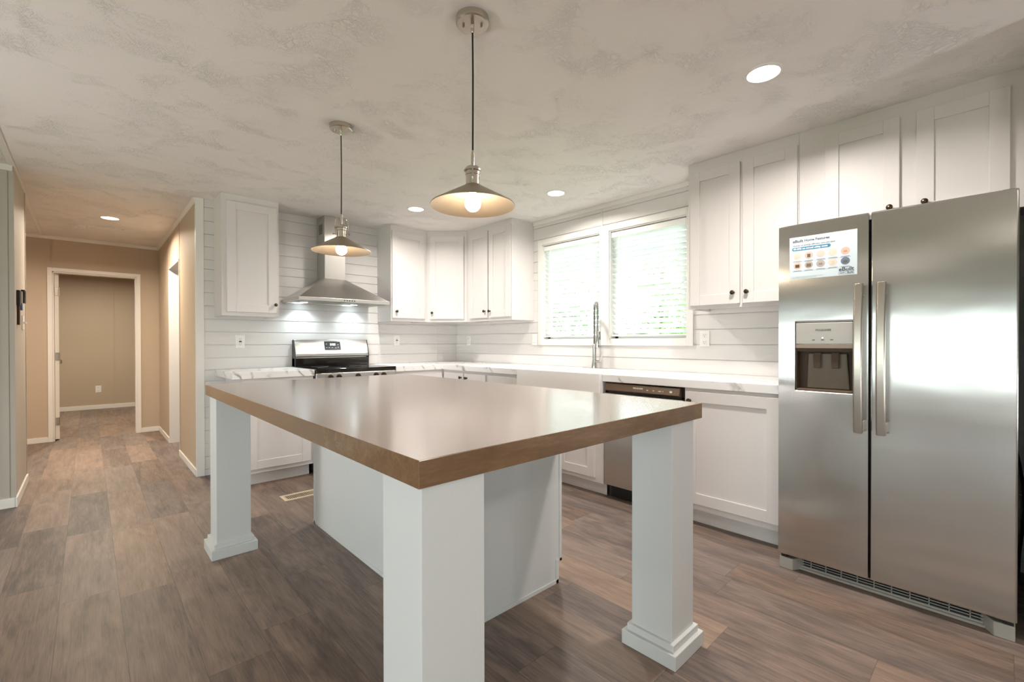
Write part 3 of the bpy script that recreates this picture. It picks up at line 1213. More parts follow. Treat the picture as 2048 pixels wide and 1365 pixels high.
# ------------------------------------------------------------------ stove
t = thing('stove', (-1.568, -0.33, 0.0), 'stainless steel electric stove with black glass cooktop under the range hood', 'stove')
xa, xb = -1.946, -1.190
mb = MB(); mb.box(xa+0.003, xb-0.003, -0.03, -0.60, 0.02, 0.895); mb.build('body', M['fridgecase'], t, 0.003)
mb = MB(); mb.box(xa, xb, -0.10, -0.652, 0.898, 0.910); mb.build('cooktop', M['blackglass'], t, 0.003)
mb = MB(); mb.box(xa+0.001, xb-0.001, -0.60, -0.650, 0.874, 0.897); mb.build('cooktop_edge', M['blackglass'], t, 0.003)
mb = MB()
mb.prism([(-0.60, 0.80), (-0.652, 0.80), (-0.648, 0.872), (-0.60, 0.872)], lambda p, a: (a, p[0], p[1]), xa+0.002, xb-0.002)
mb.build('control_panel', M['steel'], t, 0.003)
kfr = Frame((0, -0.650), (1, 0), (0, -1))
for kx in (-1.821, -1.747, -1.572, -1.397, -1.321):
    mb = MB()
    mb.lathe([(0.024, 0.0), (0.024, 0.004), (0.019, 0.006), (0.018, 0.026), (0.015, 0.03), (0.0, 0.031)], (kx, -0.651, 0.836), (0, -1, 0), 20)
    mb.box(kx-0.003, kx+0.003, -0.676, -0.685, 0.820, 0.853)
    mb.build('control_knob', M['bronze'], t, smooth=True)
mb = MB(); mb.box(xa+0.004, xb-0.004, -0.60, -0.642, 0.235, 0.795); od = mb.build('oven_door', M['steel'], t, 0.004)
mb = MB(); mb.box(xa+0.09, xb-0.09, -0.642, -0.645, 0.34, 0.66); mb.build('oven_window', M['blackglass'], od, 0.001)
mb = MB()
mb.tube([(xa+0.06, -0.642, 0.745), (xa+0.06, -0.685, 0.745), (xa+0.09, -0.692, 0.745), (xb-0.09, -0.692, 0.745), (xb-0.06, -0.685, 0.745), (xb-0.06, -0.642, 0.745)], 0.011, 10)
mb.build('oven_handle', M['handle'], od, smooth=True)
mb = MB(); mb.box(xa+0.004, xb-0.004, -0.60, -0.642, 0.06, 0.228); mb.build('drawer', M['steel'], t, 0.004)
mb = MB(); mb.box(xa+0.01, xb-0.01, -0.05, -0.58, 0.0, 0.06); mb.build('plinth', M['black'], t)
# backguard
mb = MB(); mb.box(xa+0.004, xb-0.012, -0.012, -0.088, 0.911, 0.988); bg = mb.build('backguard_base', M['blackglass'], t, 0.002)
mb = MB()
mb.prism([(-0.012, 0.911), (-0.012, 1.163), (-0.046, 1.168), (-0.092, 1.03), (-0.094, 1.004), (-0.05, 1.0), (-0.05, 0.911)],
         lambda p, a: (a, p[0], p[1]), xa+0.012, xb-0.018)
bk = mb.build('backguard', M['steel'], t, 0.003)
for x_, nm in ((xa+0.004, 0), (xb-0.018, 1)):
    mb = MB()
    mb.prism([(-0.012, 0.911), (-0.012, 1.163), (-0.046, 1.168), (-0.092, 1.03), (-0.094, 1.004), (-0.09, 0.911)],
             lambda p, a: (a, p[0], p[1]), x_, x_+0.008)
    mb.build('end_cap', M['fridgecase'], t, 0.002)
sl = Vector((0, -0.046, -0.138)).normalized()     # down the sloped face
nrm = Vector((0, -0.138, 0.046)).normalized()
fp = lambda x, k: Vector((x, -0.046, 1.168))+sl*(0.1455*k)
mb = MB()
pts = [fp(-1.655, 0.75), fp(-1.495, 0.75), fp(-1.495, 0.12), fp(-1.655, 0.12)]
mb.quadbox([p-nrm*0.001 for p in pts]+[p+nrm*0.0025 for p in pts])
scr = mb.build('display', M['greyscreen'], t, 0.001)
mb = MB()
for cx, w_ in ((-1.592, 0.012), (-1.577, 0.004), (-1.566, 0.012), (-1.552, 0.012)):
    pts = [fp(cx-w_/2, 0.42)+nrm*0.0026, fp(cx+w_/2, 0.42)+nrm*0.0026, fp(cx+w_/2, 0.28)+nrm*0.0026, fp(cx-w_/2, 0.28)+nrm*0.0026]
    mb.quadbox([p for p in pts]+[p+nrm*0.0005 for p in pts])
mb.build('clock_digits', M['display'], scr)
for cx, k in ((-1.635, 0.3), (-1.635, 0.56), (-1.61, 0.56), (-1.58, 0.56), (-1.545, 0.58), (-1.52, 0.36), (-1.52, 0.54)):
    mb = MB()
    pts = [fp(cx-0.006, k+0.03)+nrm*0.0026, fp(cx+0.006, k+0.03)+nrm*0.0026, fp(cx+0.006, k)+nrm*0.0026, fp(cx-0.006, k)+nrm*0.0026]
    mb.quadbox([p for p in pts]+[p+nrm*0.0005 for p in pts])
    mb.build('button_mark', M['whiteink'], scr)
for bx_, by_, br_ in ((-1.76, -0.47, 0.10), (-1.37, -0.47, 0.08), (-1.76, -0.23, 0.075), (-1.37, -0.23, 0.095)):
    mb = MB()
    mb.lathe([(br_, 0.9101), (br_, 0.9106), (br_-0.003, 0.9106), (br_-0.003, 0.9101)], (bx_, by_, 0), (0, 0, 1), 40, closed=True)
    mb.build('burner_ring', M['greyink'], t)

# ------------------------------------------------------------------ range hood
t = thing('range_hood', (-1.595, -0.24, 1.515), 'stainless steel pyramid range hood with chimney above the stove', 'range hood')
hx0, hx1, hd = -2.027, -1.163, 0.48
cx0, cx1, cd = -1.697, -1.491, 0.19
mb = MB(); mb.box(cx0, cx1, -0.004, -cd, 1.76, H-0.001); ch = mb.build('chimney', M['hood_steel'], t, 0.002)
mb = MB(); mb.box(cx0+0.0035, cx1-0.0035, -0.006, -cd-0.0025, 1.76, 2.05); mb.build('chimney_sleeve', M['hood_steel'], t, 0.002)
mb = MB()
for k in range(9):
    mb.box(cx0-0.0012, cx0+0.001, -0.05-0.008*k*0, -0.14, 2.20+0.011*k, 2.206+0.011*k)
mb.build('chimney_vent', M['black'], ch)
mb = MB()
mb.quadbox([(hx0, -hd, 1.545), (hx1, -hd, 1.545), (hx1, -0.004, 1.545), (hx0, -0.004, 1.545),
            (cx0, -cd, 1.762), (cx1, -cd, 1.762), (cx1, -0.004, 1.762), (cx0, -0.004, 1.762)])
mb.build('canopy', M['hood_steel'], t, 0.002)
mb = MB()
mb.box(hx0, hx1, -hd, -hd+0.012, 1.515, 1.546); mb.box(hx0, hx1, -0.016, -0.004, 1.515, 1.546)
mb.box(hx0, hx0+0.012, -hd+0.012, -0.016, 1.515, 1.546); mb.box(hx1-0.012, hx1, -hd+0.012, -0.016, 1.515, 1.546)
mb.build('lip', M['hood_steel'], t, 0.0015)
mb = MB(); mb.box(hx0+0.012, hx1-0.012, -hd+0.012, -0.016, 1.528, 1.534); mb.build('underside', M['steel'], t)
for fx0 in (-1.985, -1.590):
    mb = MB()
    mb.box(fx0, fx0+0.38, -0.42, -0.17, 1.522, 1.527)
    for k in range(12):
        mb.box(fx0+0.012, fx0+0.368, -0.41+0.02*k, -0.402+0.02*k, 1.519, 1.522)
    mb.build('grease_filter', M['steel'], t)
for k in range(5):
    mb = MB()
    mb.lathe([(0.006, 0), (0.006, 0.003), (0.0, 0.0035)], (-1.622+0.024*k, -hd, 1.531), (0, -1, 0), 10)
    mb.build('button', M['fridgecase'], t)
for lx in (-1.86, -1.37):
    mb = MB()
    mb.lathe([(0.032, 0.0), (0.032, -0.004), (0.026, -0.005), (0.0, -0.005)], (lx, -0.105, 1.528), (0, 0, 1), 24)
    mb.build('led_lens', M['lens_cool'], t, smooth=True)
    l = bpy.data.lights.new('hood_led', 'SPOT')
    l.energy = K_HOOD*4
    l.color = (0.80, 0.95, 1.0)
    l.spot_size = math.radians(130)
    l.spot_blend = 0.9
    l.shadow_soft_size = 0.022
    lo = bpy.data.objects.new('hood_led', l)
    C.objects.link(lo)
    lo.parent = t
    lo.location = (lx+1.595, -0.105+0.24, 1.521-1.515)


# ------------------------------------------------------------------ refrigerator
F = -0.8195
t = thing('refrigerator', (-0.42, -4.289, 0.0), 'stainless steel side-by-side refrigerator with water dispenser', 'refrigerator')
mb = MB(); mb.box(-0.045, F+0.075, -3.893, -4.687, 0.03, 1.700); mb.build('case', M['fridgecase'], t, 0.004)
DZ0, DZ1 = 0.075, 1.719
dy0, dy1, dz0, dz1 = -3.957, -4.192, 0.903, 1.236      # dispenser opening


def door_with_hole(y0, y1, z0, z1, hy0, hy1, hz0, hz1, xf, xb, depth):
    m = MB()
    m.v += [(xf, y0, z0), (xf, y1, z0), (xf, y1, z1), (xf, y0, z1),
            (xf, hy0, hz0), (xf, hy1, hz0), (xf, hy1, hz1), (xf, hy0, hz1),
            (xb, y0, z0), (xb, y1, z0), (xb, y1, z1), (xb, y0, z1),
            (xf+depth, hy0, hz0), (xf+depth, hy1, hz0), (xf+depth, hy1, hz1), (xf+depth, hy0, hz1)]
    m.f += [(0, 1, 5, 4), (1, 2, 6, 5), (2, 3, 7, 6), (3, 0, 4, 7),
            (0, 8, 9, 1), (1, 9, 10, 2), (2, 10, 11, 3), (3, 11, 8, 0), (11, 10, 9, 8),
            (4, 5, 13, 12), (5, 6, 14, 13), (6, 7, 15, 14), (7, 4, 12, 15), (12, 13, 14, 15)]
    return m


ld = door_with_hole(-3.8825, -4.2455, DZ0, DZ1, dy0, dy1, dz0, dz1, F, F+0.07, 0.062).build('freezer_door', M['fridge_steel'], t, 0.006, segs=3)
mb = MB(); mb.box(F, F+0.07, -4.2535, -4.6956, DZ0, DZ1); rd = mb.build('fresh_food_door', M['fridge_steel'], t, 0.006, segs=3)
mb = MB(); mb.box(F+0.0665, F+0.076, -3.90, -4.68, 0.09, 1.70); mb.build('door_gasket', M['black'], t)


def fr_handle(yc, parent):
    m = MB()
    z0, z1 = 0.735, 1.400
    n = 28
    rings = []
    for i in range(n+1):
        k = i/n
        z = z0+(z1-z0)*k
        bow = 0.050+0.017*math.sin(PI*k)
        rings.append((z, bow))
    w = 0.0165
    b = len(m.v)
    for z, bow in rings:
        x = F-bow
        m.v += [(x-0.004, yc+w*0.72, z), (x, yc+w, z), (x+0.012, yc+w, z), (x+0.012, yc-w, z), (x, yc-w, z), (x-0.004, yc-w*0.72, z)]
    for i in range(n):
        for k in range(6):
            k2 = (k+1) % 6
            m.f.append((b+i*6+k, b+i*6+k2, b+(i+1)*6+k2, b+(i+1)*6+k))
    m.f.append(tuple(b+k for k in range(6)))
    m.f.append(tuple(b+n*6+k for k in reversed(range(6))))
    m.box(F-0.045, F+0.002, yc-0.012, yc+0.012, z1-0.05, z1-0.006)
    m.box(F-0.045, F+0.002, yc-0.012, yc+0.012, z0+0.006, z0+0.05)
    return m.build('handle', M['handle'], parent, 0.0015)


fr_handle(-4.2165, ld)
fr_handle(-4.2965, rd)
# dispenser
mb = MB(); mb.box(F-0.002, F+0.05, dy0-0.003, dy1+0.003, 1.130, dz1-0.003)
dp = mb.build('dispenser_panel', M['greyplastic'], ld, 0.003); dp['label'] = 'grey dispenser control panel'
mb = MB(); mb.box(F-0.001, F+0.05, dy0-0.003, dy1+0.003, 1.110, 1.129); mb.build('dispenser_strip', M['strip'], ld, 0.001)
mb = MB()
mb.box(F+0.054, F+0.0615, dy0-0.002, dy1+0.002, dz0+0.002, 1.110)
mb.box(F+0.006, F+0.0615, dy0-0.0015, dy0-0.006, dz0+0.002, 1.110)
mb.box(F+0.006, F+0.0615, dy1+0.006, dy1+0.0015, dz0+0.002, 1.110)
mb.box(F+0.006, F+0.054, dy0-0.006, dy1+0.006, 1.095, 1.110)
mb.build('dispenser_cavity', M['darkcavity'], ld)
mb = MB()
mb.quadbox([(F+0.045, -3.995, dz0+0.012), (F+0.045, -4.17, dz0+0.012), (F+0.054, -4.17, dz0+0.012), (F+0.054, -3.995, dz0+0.012),
            (F+0.034, -4.004, 1.085), (F+0.034, -4.16, 1.085), (F+0.054, -4.16, 1.085), (F+0.054, -4.004, 1.085)])
mb.build('dispenser_back', M['dispback'], ld, 0.006)
for py_ in (-4.045, -4.118):
    mb = MB()
    mb.prism([(py_+0.016, 1.09), (py_-0.016, 1.09), (py_-0.013, 1.015), (py_+0.013, 1.015)], lambda p, a: (a, p[0], p[1]), F+0.016, F+0.022)
    mb.build('dispenser_paddle', M['darkcavity'], ld, 0.002)
mb = MB(); mb.box(F+0.004, F+0.05, dy0-0.006, dy1+0.006, dz0+0.001, dz0+0.010); mb.build('drip_tray', M['brownplastic'], ld, 0.002)
text('brand_lettering', 'FRIGIDAIRE', 0.0125, M['ink'], ld, (F-0.0028, -4.074, 1.197), (0, -1, 0), (0, 0, 1), 'CENTER')
for yy in (-4.035, -4.072, -4.108):
    mb = MB()
    mb.box(F-0.0027, F-0.0015, yy+0.006, yy-0.006, 1.149, 1.152)
    mb.build('touch_mark', M['ink'], ld)
mb = MB(); mb.lathe([(0.003, 0), (0.003, 0.001), (0, 0.001)], (F-0.002, -4.072, 1.160), (-1, 0, 0), 10); mb.build('indicator_light', M['display'], ld)
# base grille and feet
mb = MB()
mb.box(F+0.062, F+0.09, -3.94, -4.64, 0.006, 0.020)
mb.box(F+0.050, F+0.062, -3.94, -4.64, 0.002, 0.012)
for k in range(3):
    z_ = 0.030+0.012*k
    mb.box(F+0.060, F+0.064, -3.95, -4.63, z_, z_+0.0035)
for k in range(12):
    y_ = -3.95-0.68*k/11
    mb.box(F+0.060, F+0.065, y_-0.002, y_+0.002, 0.018, 0.066)
gr = mb.build('base_grille', M['greyplastic'], t)
mb = MB(); mb.box(F+0.072, F+0.08, -3.93, -4.65, 0.012, 0.07); mb.build('grille_backing', M['black'], t)
mb = MB()
mb.prism([(F+0.012, -3.886), (F+0.012, -3.944), (F+0.085, -3.985), (F+0.085, -3.886)], lambda p, a: (p[0], p[1], a), 0.0, 0.057)
mb.build('foot', M['greyplastic'], t, 0.003)
mb = MB()
mb.prism([(F+0.012, -4.691), (F+0.012, -4.634), (F+0.085, -4.590), (F+0.085, -4.691)], lambda p, a: (p[0], p[1], a), 0.0, 0.057)
mb.build('foot', M['greyplastic'], t, 0.003)
for y_ in (-3.905, -4.675):
    mb = MB(); mb.box(F+0.015, F+0.06, y_-0.012, y_+0.012, 0.058, 0.073); mb.build('lower_hinge', M['black'], t)
for y_ in (-3.91, -4.668):
    mb = MB(); mb.box(F+0.03, F+0.12, y_-0.018, y_+0.018, 1.7005, 1.726); mb.build('hinge_cover', M['fridgecase'], t, 0.003)
mb = MB()
mb.tube([(-0.10, -4.700, 0.62), (-0.14, -4.712, 0.55), (-0.19, -4.722, 0.47), (-0.20, -4.727, 0.36), (-0.15, -4.722, 0.26), (-0.10, -4.712, 0.12), (-0.12, -4.708, 0.01)], 0.006, 8)
mb.build('power_cord', M['cordblack'], t, smooth=True)

# flyer on the freezer door
FX = F-0.0012
fy0, fy1, fz0, fz1 = -3.932, -4.204, 1.448, 1.654
t = thing('flyer', (F, (fy0+fy1)/2, fz0), 'pale blue feature flyer stuck on the left fridge door', 'flyer')
mb = MB(); mb.box(FX, F-0.0002, fy0, fy1, fz0, fz1); mb.build('paper', M['paper'], t)
XD, ZD = (0, -1, 0), (0, 0, 1)
fpnt = lambda a, b: (FX-0.0002, fy0-(fy0-fy1)*a, fz1-(fz1-fz0)*b)
text('heading_lettering', 'eBuilt', 0.0195, M['ink'], t, fpnt(0.05, 0.10), XD, ZD, bold=0.0004)
text('heading_lettering', 'Home Features', 0.0165, M['ink'], t, fpnt(0.232, 0.10), XD, ZD, bold=0.0003)
text('subheading_lettering', 'Homes so energy efficient, you can save', 0.0108, M['ink'], t, fpnt(0.05, 0.205), XD, ZD)


def pill(a0, a1, b, hh, mat, name, x_off=0.0004):
    m = MB()
    p0, p1 = fpnt(a0, b), fpnt(a1, b)
    pts = []
    for k in range(9):
        a = PI/2-PI*k/8
        pts.append((p1[1]-hh*math.cos(a), p1[2]+hh*math.sin(a)))
    for k in range(9):
        a = -PI/2-PI*k/8
        pts.append((p0[1]-hh*math.cos(a), p0[2]+hh*math.sin(a)))
    m.prism(pts, lambda p, a: (a, p[0], p[1]), FX-x_off, FX)
    return m.build(name, mat, t)


pill(0.07, 0.60, 0.285, 0.0082, M['tealink'], 'blue_banner')
pb = fpnt(0.06, 0.285)
text('banner_lettering', '40-50% on annual utility costs', 0.0118, M['whiteink'], t, (FX-0.0006, pb[1], pb[2]), XD, ZD, bold=0.0002)
tones = [S(206, 192, 182), S(188, 172, 160), S(200, 188, 180), S(196, 196, 184), S(200, 172, 156),
         S(200, 178, 160), S(168, 160, 150), S(166, 158, 152), S(204, 194, 182), S(100, 108, 136)]
dark = [S(196, 186, 176), S(96, 80, 70), S(200, 188, 178), S(206, 196, 180), S(190, 140, 118),
        S(84, 62, 54), S(110, 96, 86), S(136, 124, 112), S(196, 186, 170), S(84, 96, 60)]
k = 0
for row, bz in ((0, 0.455), (1, 0.68)):
    for col in range(5):
        bz_ = bz - (0.02*col if row == 0 else 0.015*col)*0
        c = fpnt(0.125+0.178*col, bz_)
        m = MB()
        m.lathe([(0.0175, 0), (0.0175, 0.0003), (0, 0.0003)], (FX, c[1], c[2]), (-1, 0, 0), 24)
        pic = m.build('picture', plain('picture_tone_%d' % k, tones[k], 0.6, var=0.08, nscale=60), t)
        m = MB()
        rnd = random.Random(k)
        w_, h_ = rnd.uniform(0.006, 0.011), rnd.uniform(0.004, 0.009)
        m.box(FX-0.0006, FX-0.0003, c[1]-w_, c[1]+w_, c[2]-h_-0.002, c[2]+h_-0.002)
        m.build('picture_detail', plain('picture_detail_%d' % k, dark[k], 0.6, var=0.1, nscale=90), pic)
        m = MB()
        for q, ww in ((0.024, 0.016), (0.0275, 0.019)):
            m.box(FX-0.0004, FX, c[1]-ww, c[1]+ww, c[2]-q-0.0009, c[2]-q+0.0009)
        m.build('caption_lines', M['greyink'], t)
        k += 1
text('logo_lettering', 'eBuilt', 0.025, M['ink'], t, fpnt(0.745, 0.865), XD, ZD, bold=0.0005)
pb = fpnt(0.745, 0.945)
mb = MB()
yl, yr = fpnt(0.745, 0)[1], fpnt(0.955, 0)[1]
for (a, b, c_, d_) in ((yl, yr, 0.0058, 0.0066), (yl, yr, -0.0066, -0.0058)):
    mb.box(FX-0.0004, FX, a, b, pb[2]+c_, pb[2]+d_)
for yy in (yl, (yl+yr)/2+0.002, yr):
    mb.box(FX-0.0004, FX, yy-0.0004, yy+0.0004, pb[2]-0.0066, pb[2]+0.0066)
mb.box(FX-0.0004, FX, yl-0.004, (yl+yr)/2+0.006, pb[2]-0.0012, pb[2]+0.0012)
mb.build('badge_outline', M['ink'], t)
text('badge_lettering', 'Built', 0.0125, M['ink'], t, fpnt(0.862, 0.945), XD, ZD, bold=0.0002)
mb = MB()
for b_, a1_ in ((0.945, 0.52), (0.97, 0.42)):
    p0, p1 = fpnt(0.04, b_), fpnt(a1_, b_)
    mb.box(FX-0.0003, FX, p0[1], p1[1], p0[2]-0.0006, p0[2]+0.0006)
mb.build('footnote_lines', M['greyink'], t)

# ------------------------------------------------------------------ kitchen island
t = thing('kitchen_island', (-2.28, -2.77, 0.0), 'white kitchen island on square posts with thick brown wood-look top', 'kitchen island')
IX0, IX1, IY0, IY1, IZ0, IZ1 = -2.899, -1.668, -3.879, -1.657, 0.853, 0.910
mb = MB(); mb.box(IX0, IX1, IY0, IY1, IZ0, IZ1); mb.build('countertop', M['wood'], t, 0.0018)
bx0, bx1, by0, by1 = -2.328, -1.722, -3.219, -1.689
mb = MB()
mb.prism([(bx0, 0.0), (bx1-0.02, 0.0), (bx1-0.02, 0.10), (bx1, 0.10), (bx1, IZ0), (bx0, IZ0)], lambda p, a: (p[0], a, p[1]), by0, by1)
cb_ = mb.build('cabinet', M['post'], t, 0.001)
mb = MB()
mb.box(bx0-0.004, bx0+0.016, by1-0.02, by1+0.004, 0.0, IZ0)
mb.box(bx0-0.004, bx0, by0-0.004, by1, 0.0, 0.018)
mb.box(bx0-0.004, bx0+0.016, by0-0.004, by0, 0.0, IZ0)
mb.box(bx1-0.014, bx1+0.002, by0-0.004, by0, 0.10, IZ0)
mb.box(bx1-0.038, bx1+0.002, by0-0.004, by0, 0.10, 0.114)
mb.box(bx1-0.038, bx1-0.018, by0-0.004, by0, 0.0, 0.10)
mb.box(bx0, bx1-0.02, by0-0.004, by0, 0.0, 0.018)
mb.build('corner_molding', M['post'], cb_, 0.0008)
for px, py in ((-2.7986, -1.7477), (-2.8068, -3.788), (-1.7856, -3.781)):
    mb = MB()
    s_ = 0.081
    mb.box(px-s_, px+s_, py-s_, py+s_, 0.0, IZ0)
    ps_ = mb.build('post', M['post'], t, 0.0015)
    mb = MB()
    s_ = 0.1085
    mb.box(px-s_, px+s_, py-s_, py+s_, 0.0, 0.052)
    s_ = 0.094
    mb.box(px-s_, px+s_, py-s_, py+s_, 0.052, 0.077)
    mb.build('plinth', M['post'], ps_, 0.002)

# ------------------------------------------------------------------ floor register
t = thing('floor_register', (-2.14, -1.09, 0.0), 'almond metal floor register between the stove and the island', 'floor vent')
vx0, vx1, vy0, vy1 = -2.345, -2.02, -1.16, -1.018
mb = MB()
mb.box(vx0, vx1, vy0, vy0+0.026, 0.0, 0.005); mb.box(vx0, vx1, vy1-0.026, vy1, 0.0, 0.005)
mb.box(vx0, vx0+0.024, vy0+0.026, vy1-0.026, 0.0, 0.005); mb.box(vx1-0.024, vx1, vy0+0.026, vy1-0.026, 0.0, 0.005)
mb.build('frame', M['vent'], t, 0.0015)
mb = MB()
for k in range(22):
    x_ = vx0+0.028+0.0125*k
    mb.box(x_, x_+0.0038, vy0+0.024, vy1-0.024, 0.0005, 0.004)
mb.build('louvers', M['vent'], t)
mb = MB(); mb.box(vx0+0.01, vx1-0.01, vy0+0.01, vy1-0.01, 0.0, 0.0008); mb.build('opening', M['black'], t)


# ------------------------------------------------------------------ pendants
def pendant(x, y, label, bail_dir, cord_mat):
    t = thing('pendant_lamp', (x, y, H), label, 'pendant lamp', 'pendant lamps over the island')
    mb = MB()
    mb.lathe([(0.0, -0.026), (0.058, -0.026), (0.062, -0.022), (0.062, 0.0)], (x, y, H), (0, 0, 1), 40)
    cp = mb.build('canopy', M['nickel'], t, smooth=True)
    bd = Vector((*bail_dir, 0)).normalized()
    view = Vector((0.73, -0.68, 0))
    for sg in (-1, 1):
        m = MB()
        q = Vector((x, y, H-0.026))+view*0.034*sg
        m.lathe([(0.0045, 0.0), (0.0045, -0.008), (0.0, -0.011)], q, (0, 0, 1), 10)
        m.build('screw', M['nickel'], cp, smooth=True)
    m = MB()
    m.lathe([(0.0075, -0.026), (0.0065, -0.052), (0.004, -0.056), (0, -0.056)], (x, y, H), (0, 0, 1), 12)
    m.build('strain_relief', M['nickel'], cp, smooth=True)
    m = MB()
    m.tube([(x, y, H-0.05), (x+0.0015, y, 2.15), (x, y, 1.858)], 0.0034, 8)
    m.build('cord', cord_mat, t, smooth=True)
    m = MB()
    m.lathe([(0.0, 1.872), (0.004, 1.870), (0.0065, 1.850), (0.0065, 1.812), (0.012, 1.810), (0.024, 1.806), (0.033, 1.796), (0.0335, 1.790),
             (0.028, 1.788), (0.0285, 1.776), (0.026, 1.774), (0.026, 1.738), (0.031, 1.734), (0.031, 1.728), (0.0, 1.728)], (x, y, 0), (0, 0, 1), 28)
    m.build('socket_housing', M['nickel'], t, smooth=True)
    m = MB()
    c0 = Vector((x, y, 0))
    pts = [c0+bd*0.032+Vector((0, 0, 1.752)), c0+bd*0.036+Vector((0, 0, 1.80)), c0+bd*0.032+Vector((0, 0, 1.832))]
    for k in range(1, 8):
        a = PI*k/8
        pts.append(c0+bd*0.032*math.cos(a)+Vector((0, 0, 1.832+0.018*math.sin(a))))
    pts += [c0-bd*0.032+Vector((0, 0, 1.832)), c0-bd*0.036+Vector((0, 0, 1.80)), c0-bd*0.032+Vector((0, 0, 1.752))]
    m.tube(pts, 0.0026, 8)
    for sg in (-1, 1):
        m.lathe([(0.003, 0), (0.003, 0.012), (0.0055, 0.013), (0.0055, 0.018), (0, 0.019)], c0+bd*0.028*sg+Vector((0, 0, 1.757)), bd*sg, 10)
    m.build('bail', M['nickel'], t, smooth=True)
    m = MB()
    m.lathe([(0.030, 1.738), (0.036, 1.733), (0.158, 1.664), (0.1605, 1.6605), (0.1600, 1.6585), (0.1565, 1.6605), (0.036, 1.7285), (0.030, 1.730)],
            (x, y, 0), (0, 0, 1), 64, closed=True)
    m.build('shade', M['shade'], t, smooth=True)
    m = MB()
    m.sphere((x, y, 1.668), 0.030, 24, 14)
    m.lathe([(0.013, 1.692), (0.013, 1.728)], (x, y, 0), (0, 0, 1), 16)
    m.build('bulb', M['bulb'], t, smooth=True)
    return t


pendant(-2.298, -3.281, 'nearer pendant lamp with metal cone shade, black cord, over the island', (0.64, 0.77), M['cordblack'])
pendant(-2.315, -2.093, 'farther pendant lamp with metal cone shade, in front of the range hood', (0.924, -0.381), M['cordbrown'])


# ------------------------------------------------------------------ recessed lights
def recessed(x, y, label, watts, col, lens):
    t = thing('recessed_light', (x, y, H), label, 'recessed light', 'round recessed ceiling lights')
    mb = MB()
    mb.lathe([(0.082, 0.0), (0.080, -0.005), (0.068, -0.006), (0.066, -0.002), (0.066, 0.0)], (x, y, H), (0, 0, 1), 40)
    mb.build('trim_ring', M['trim'], t, smooth=True)
    mb = MB()
    mb.lathe([(0.066, 0.0), (0.066, -0.0035), (0.0, -0.004)], (x, y, H), (0, 0, 1), 36)
    mb.build('lens', lens, t, smooth=True)
    l = ceiling_lamp_or_fill(0, 0, -0.0075, watts, col, 0.064, 160)
    l.parent = t
    return t


recessed(-1.107, -3.905, 'large bright recessed ceiling light near the fridge, nearest the camera', K_RECESS, NEUT, M['lens'])
recessed(-1.156, -0.969, 'recessed ceiling light above the corner between the two pendant lamps', K_RECESS*0.7, NEUT, M['lens'])
recessed(-0.546, -2.144, 'recessed ceiling light in front of the windows over the sink', K_RECESS*0.8, NEUT, M['lens'])
recessed(-3.208, 1.333, 'recessed ceiling light in the hall, before the bedroom door', K_HALL, WARM, M['lens_warm'])

# hall ceiling fittings
t = thing('ceiling_vent', (-3.22, 1.90, H), 'flat beige slotted vent on the hall ceiling behind the light', 'ceiling vent')
mb = MB(); mb.box(-3.37, -3.08, 1.84, 1.97, H-0.008, H); mb.build('frame', M['trim'], t, 0.003)
mb = MB()
for k in range(7):
    mb.box(-3.35, -3.10, 1.856+0.015*k, 1.864+0.015*k, H-0.011, H-0.008)
mb.build('slats', M['trim'], t)
t = thing('smoke_detector', (-3.44, 1.93, H), 'small round smoke detector on the hall ceiling left of the vent', 'smoke detector')
mb = MB(); mb.lathe([(0.0, -0.03), (0.04, -0.03), (0.052, -0.024), (0.055, -0.006), (0.055, 0.0)], (-3.44, 1.93, H), (0, 0, 1), 28); mb.build('housing', M['whiteplastic'], t, smooth=True)
mb = MB(); mb.lathe([(0.004, 0), (0.004, -0.001), (0, -0.001)], (-3.44, 1.905, H-0.03), (0, 0, 1), 8); mb.build('indicator', M['slot'], t)


# ------------------------------------------------------------------ blinds
def blind(ya, yb, label):
    lo, hi = min(ya, yb)+0.013, max(ya, yb)-0.013
    t = thing('window_blind', (0.04, (lo+hi)/2, 1.19), label, 'window blind', 'white slatted blinds in the kitchen windows')
    mb = MB(); mb.box(0.010, 0.062, lo, hi, 2.058, 2.104); mb.build('headrail', M['whiteplastic'], t, 0.003)
    mb = MB()
    n = 19
    pitch = 0.0448
    for k in range(n):
        z = 2.036-pitch*k
        a = math.radians(38)
        c, s_ = math.cos(a)*0.025, math.sin(a)*0.025
        # three-segment slightly crowned slat, room edge raised
        xs = (-1, -0.33, 0.33, 1)
        pr = [(0.036+q*c - 0.0016*math.sin(a)*(1-q*q), z - q*s_ + 0.0016*(1-q*q)) for q in xs]
        top_ = [(p[0]+0.0022*math.sin(a), p[1]+0.0022*math.cos(a)) for p in reversed(pr)]
        mb.prism(pr+top_, lambda p, a_: (p[0], a_, p[1]), lo+0.004, hi-0.004)
    mb.build('slats', M['slat'], t)
    mb = MB(); mb.box(0.012, 0.060, lo+0.003, hi-0.003, 1.190, 1.204); mb.build('bottom_rail', M['whiteplastic'], t, 0.003)
    mb = MB()
    for q in (0.14, 0.5, 0.86):
        y_ = hi-(hi-lo)*q
        for x_ in (0.0125, 0.0605):
            mb.tube([(x_, y_, 2.06), (x_, y_, 1.2)], 0.0009, 5)
    mb.build('ladder_cords', M['whiteplastic'], t)
    mb = MB()
    y_ = hi-0.085
    mb.tube([(0.006, y_, 2.062), (0.004, y_, 2.04), (0.004, y_, 1.44)], 0.0032, 8)
    mb.build('tilt_wand', M['whiteplastic'], t, smooth=True)
    return t


blind(*W1, 'white slatted blind in the left kitchen window, behind the faucet')
blind(*W2, 'white slatted blind in the right kitchen window, beside the wall cabinet')

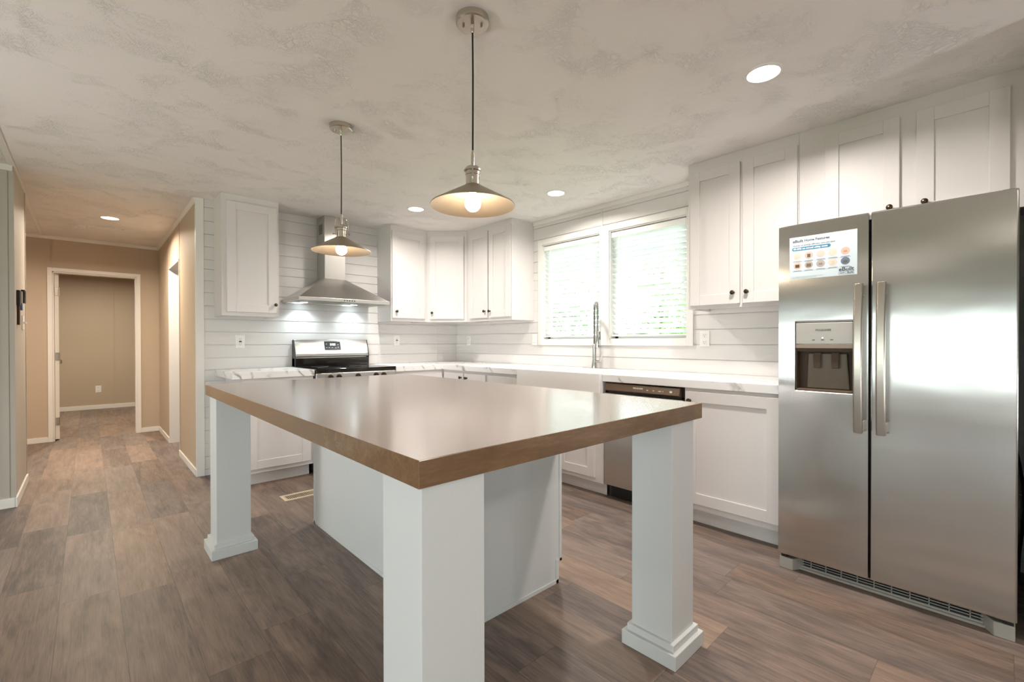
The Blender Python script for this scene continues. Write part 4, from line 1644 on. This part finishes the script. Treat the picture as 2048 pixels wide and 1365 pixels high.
# ------------------------------------------------------------------ outside
GZ = -0.75
mb = MB(); mb.box(-45, 45, -45, 45, GZ-0.1, GZ)
o = struct('ground', mb, M['grass'])


def tree(x, y, h, cr, label, leaf, seed):
    rnd = random.Random(seed)
    t = thing('tree', (x, y, GZ), label, 'tree', 'trees outside the kitchen windows')
    m = MB()
    m.tube([(x, y, GZ), (x+0.05, y+0.03, GZ+h*0.3), (x-0.04, y+0.05, GZ+h*0.6), (x, y, GZ+h*0.9)], 0.1, 8, rfn=lambda q: 0.13-0.10*q)
    for k in range(7):
        a = rnd.uniform(0, 2*PI)
        z = GZ+h*rnd.uniform(0.25, 0.7)
        e = Vector((math.cos(a), math.sin(a), rnd.uniform(0.2, 0.7)))*cr*0.8
        m.tube([Vector((x, y, z)), Vector((x, y, z))+e*0.5+Vector((0, 0, 0.05)), Vector((x, y, z))+e], 0.03, 6, rfn=lambda q: 0.04-0.03*q)
    m.build('trunk', M['bark'], t, smooth=True)
    m = MB()
    blobs = []
    for k in range(26):
        a = rnd.uniform(0, 2*PI)
        rr = cr*math.sqrt(rnd.random())*0.9
        z = GZ+h*rnd.uniform(0.12, 1.0)
        blobs.append((Vector((x+math.cos(a)*rr, y+math.sin(a)*rr, z)), rnd.uniform(0.3, 0.6)))
    for c, br in blobs:
        for k in range(75):
            dv = Vector((rnd.gauss(0, 1), rnd.gauss(0, 1), rnd.gauss(0, 1))).normalized()*br*rnd.uniform(0.5, 1.0)
            p = c+dv
            u = Vector((rnd.gauss(0, 1), rnd.gauss(0, 1), rnd.gauss(0, 1))).normalized()
            w = u.orthogonal().normalized()
            L_ = rnd.uniform(0.06, 0.12)
            b = len(m.v)
            m.v += [tuple(p-u*L_), tuple(p+w*L_*0.45), tuple(p+u*L_), tuple(p-w*L_*0.45)]
            m.f.append((b, b+1, b+2, b+3))
    m.build('foliage', leaf, t)
    return t


tree(5.2, -0.6, 3.9, 1.5, 'green leafy tree outside, right part of the right window', M['leafA'], 1)
tree(4.4, 2.6, 3.4, 1.3, 'green leafy tree outside, between the two windows', M['leafB'], 2)
tree(6.6, 5.0, 4.2, 1.5, 'green leafy tree outside, middle of the left window', M['leafA'], 3)
tree(8.0, 1.6, 5.0, 1.7, 'taller green tree outside, behind the others in the right window', M['leafB'], 4)
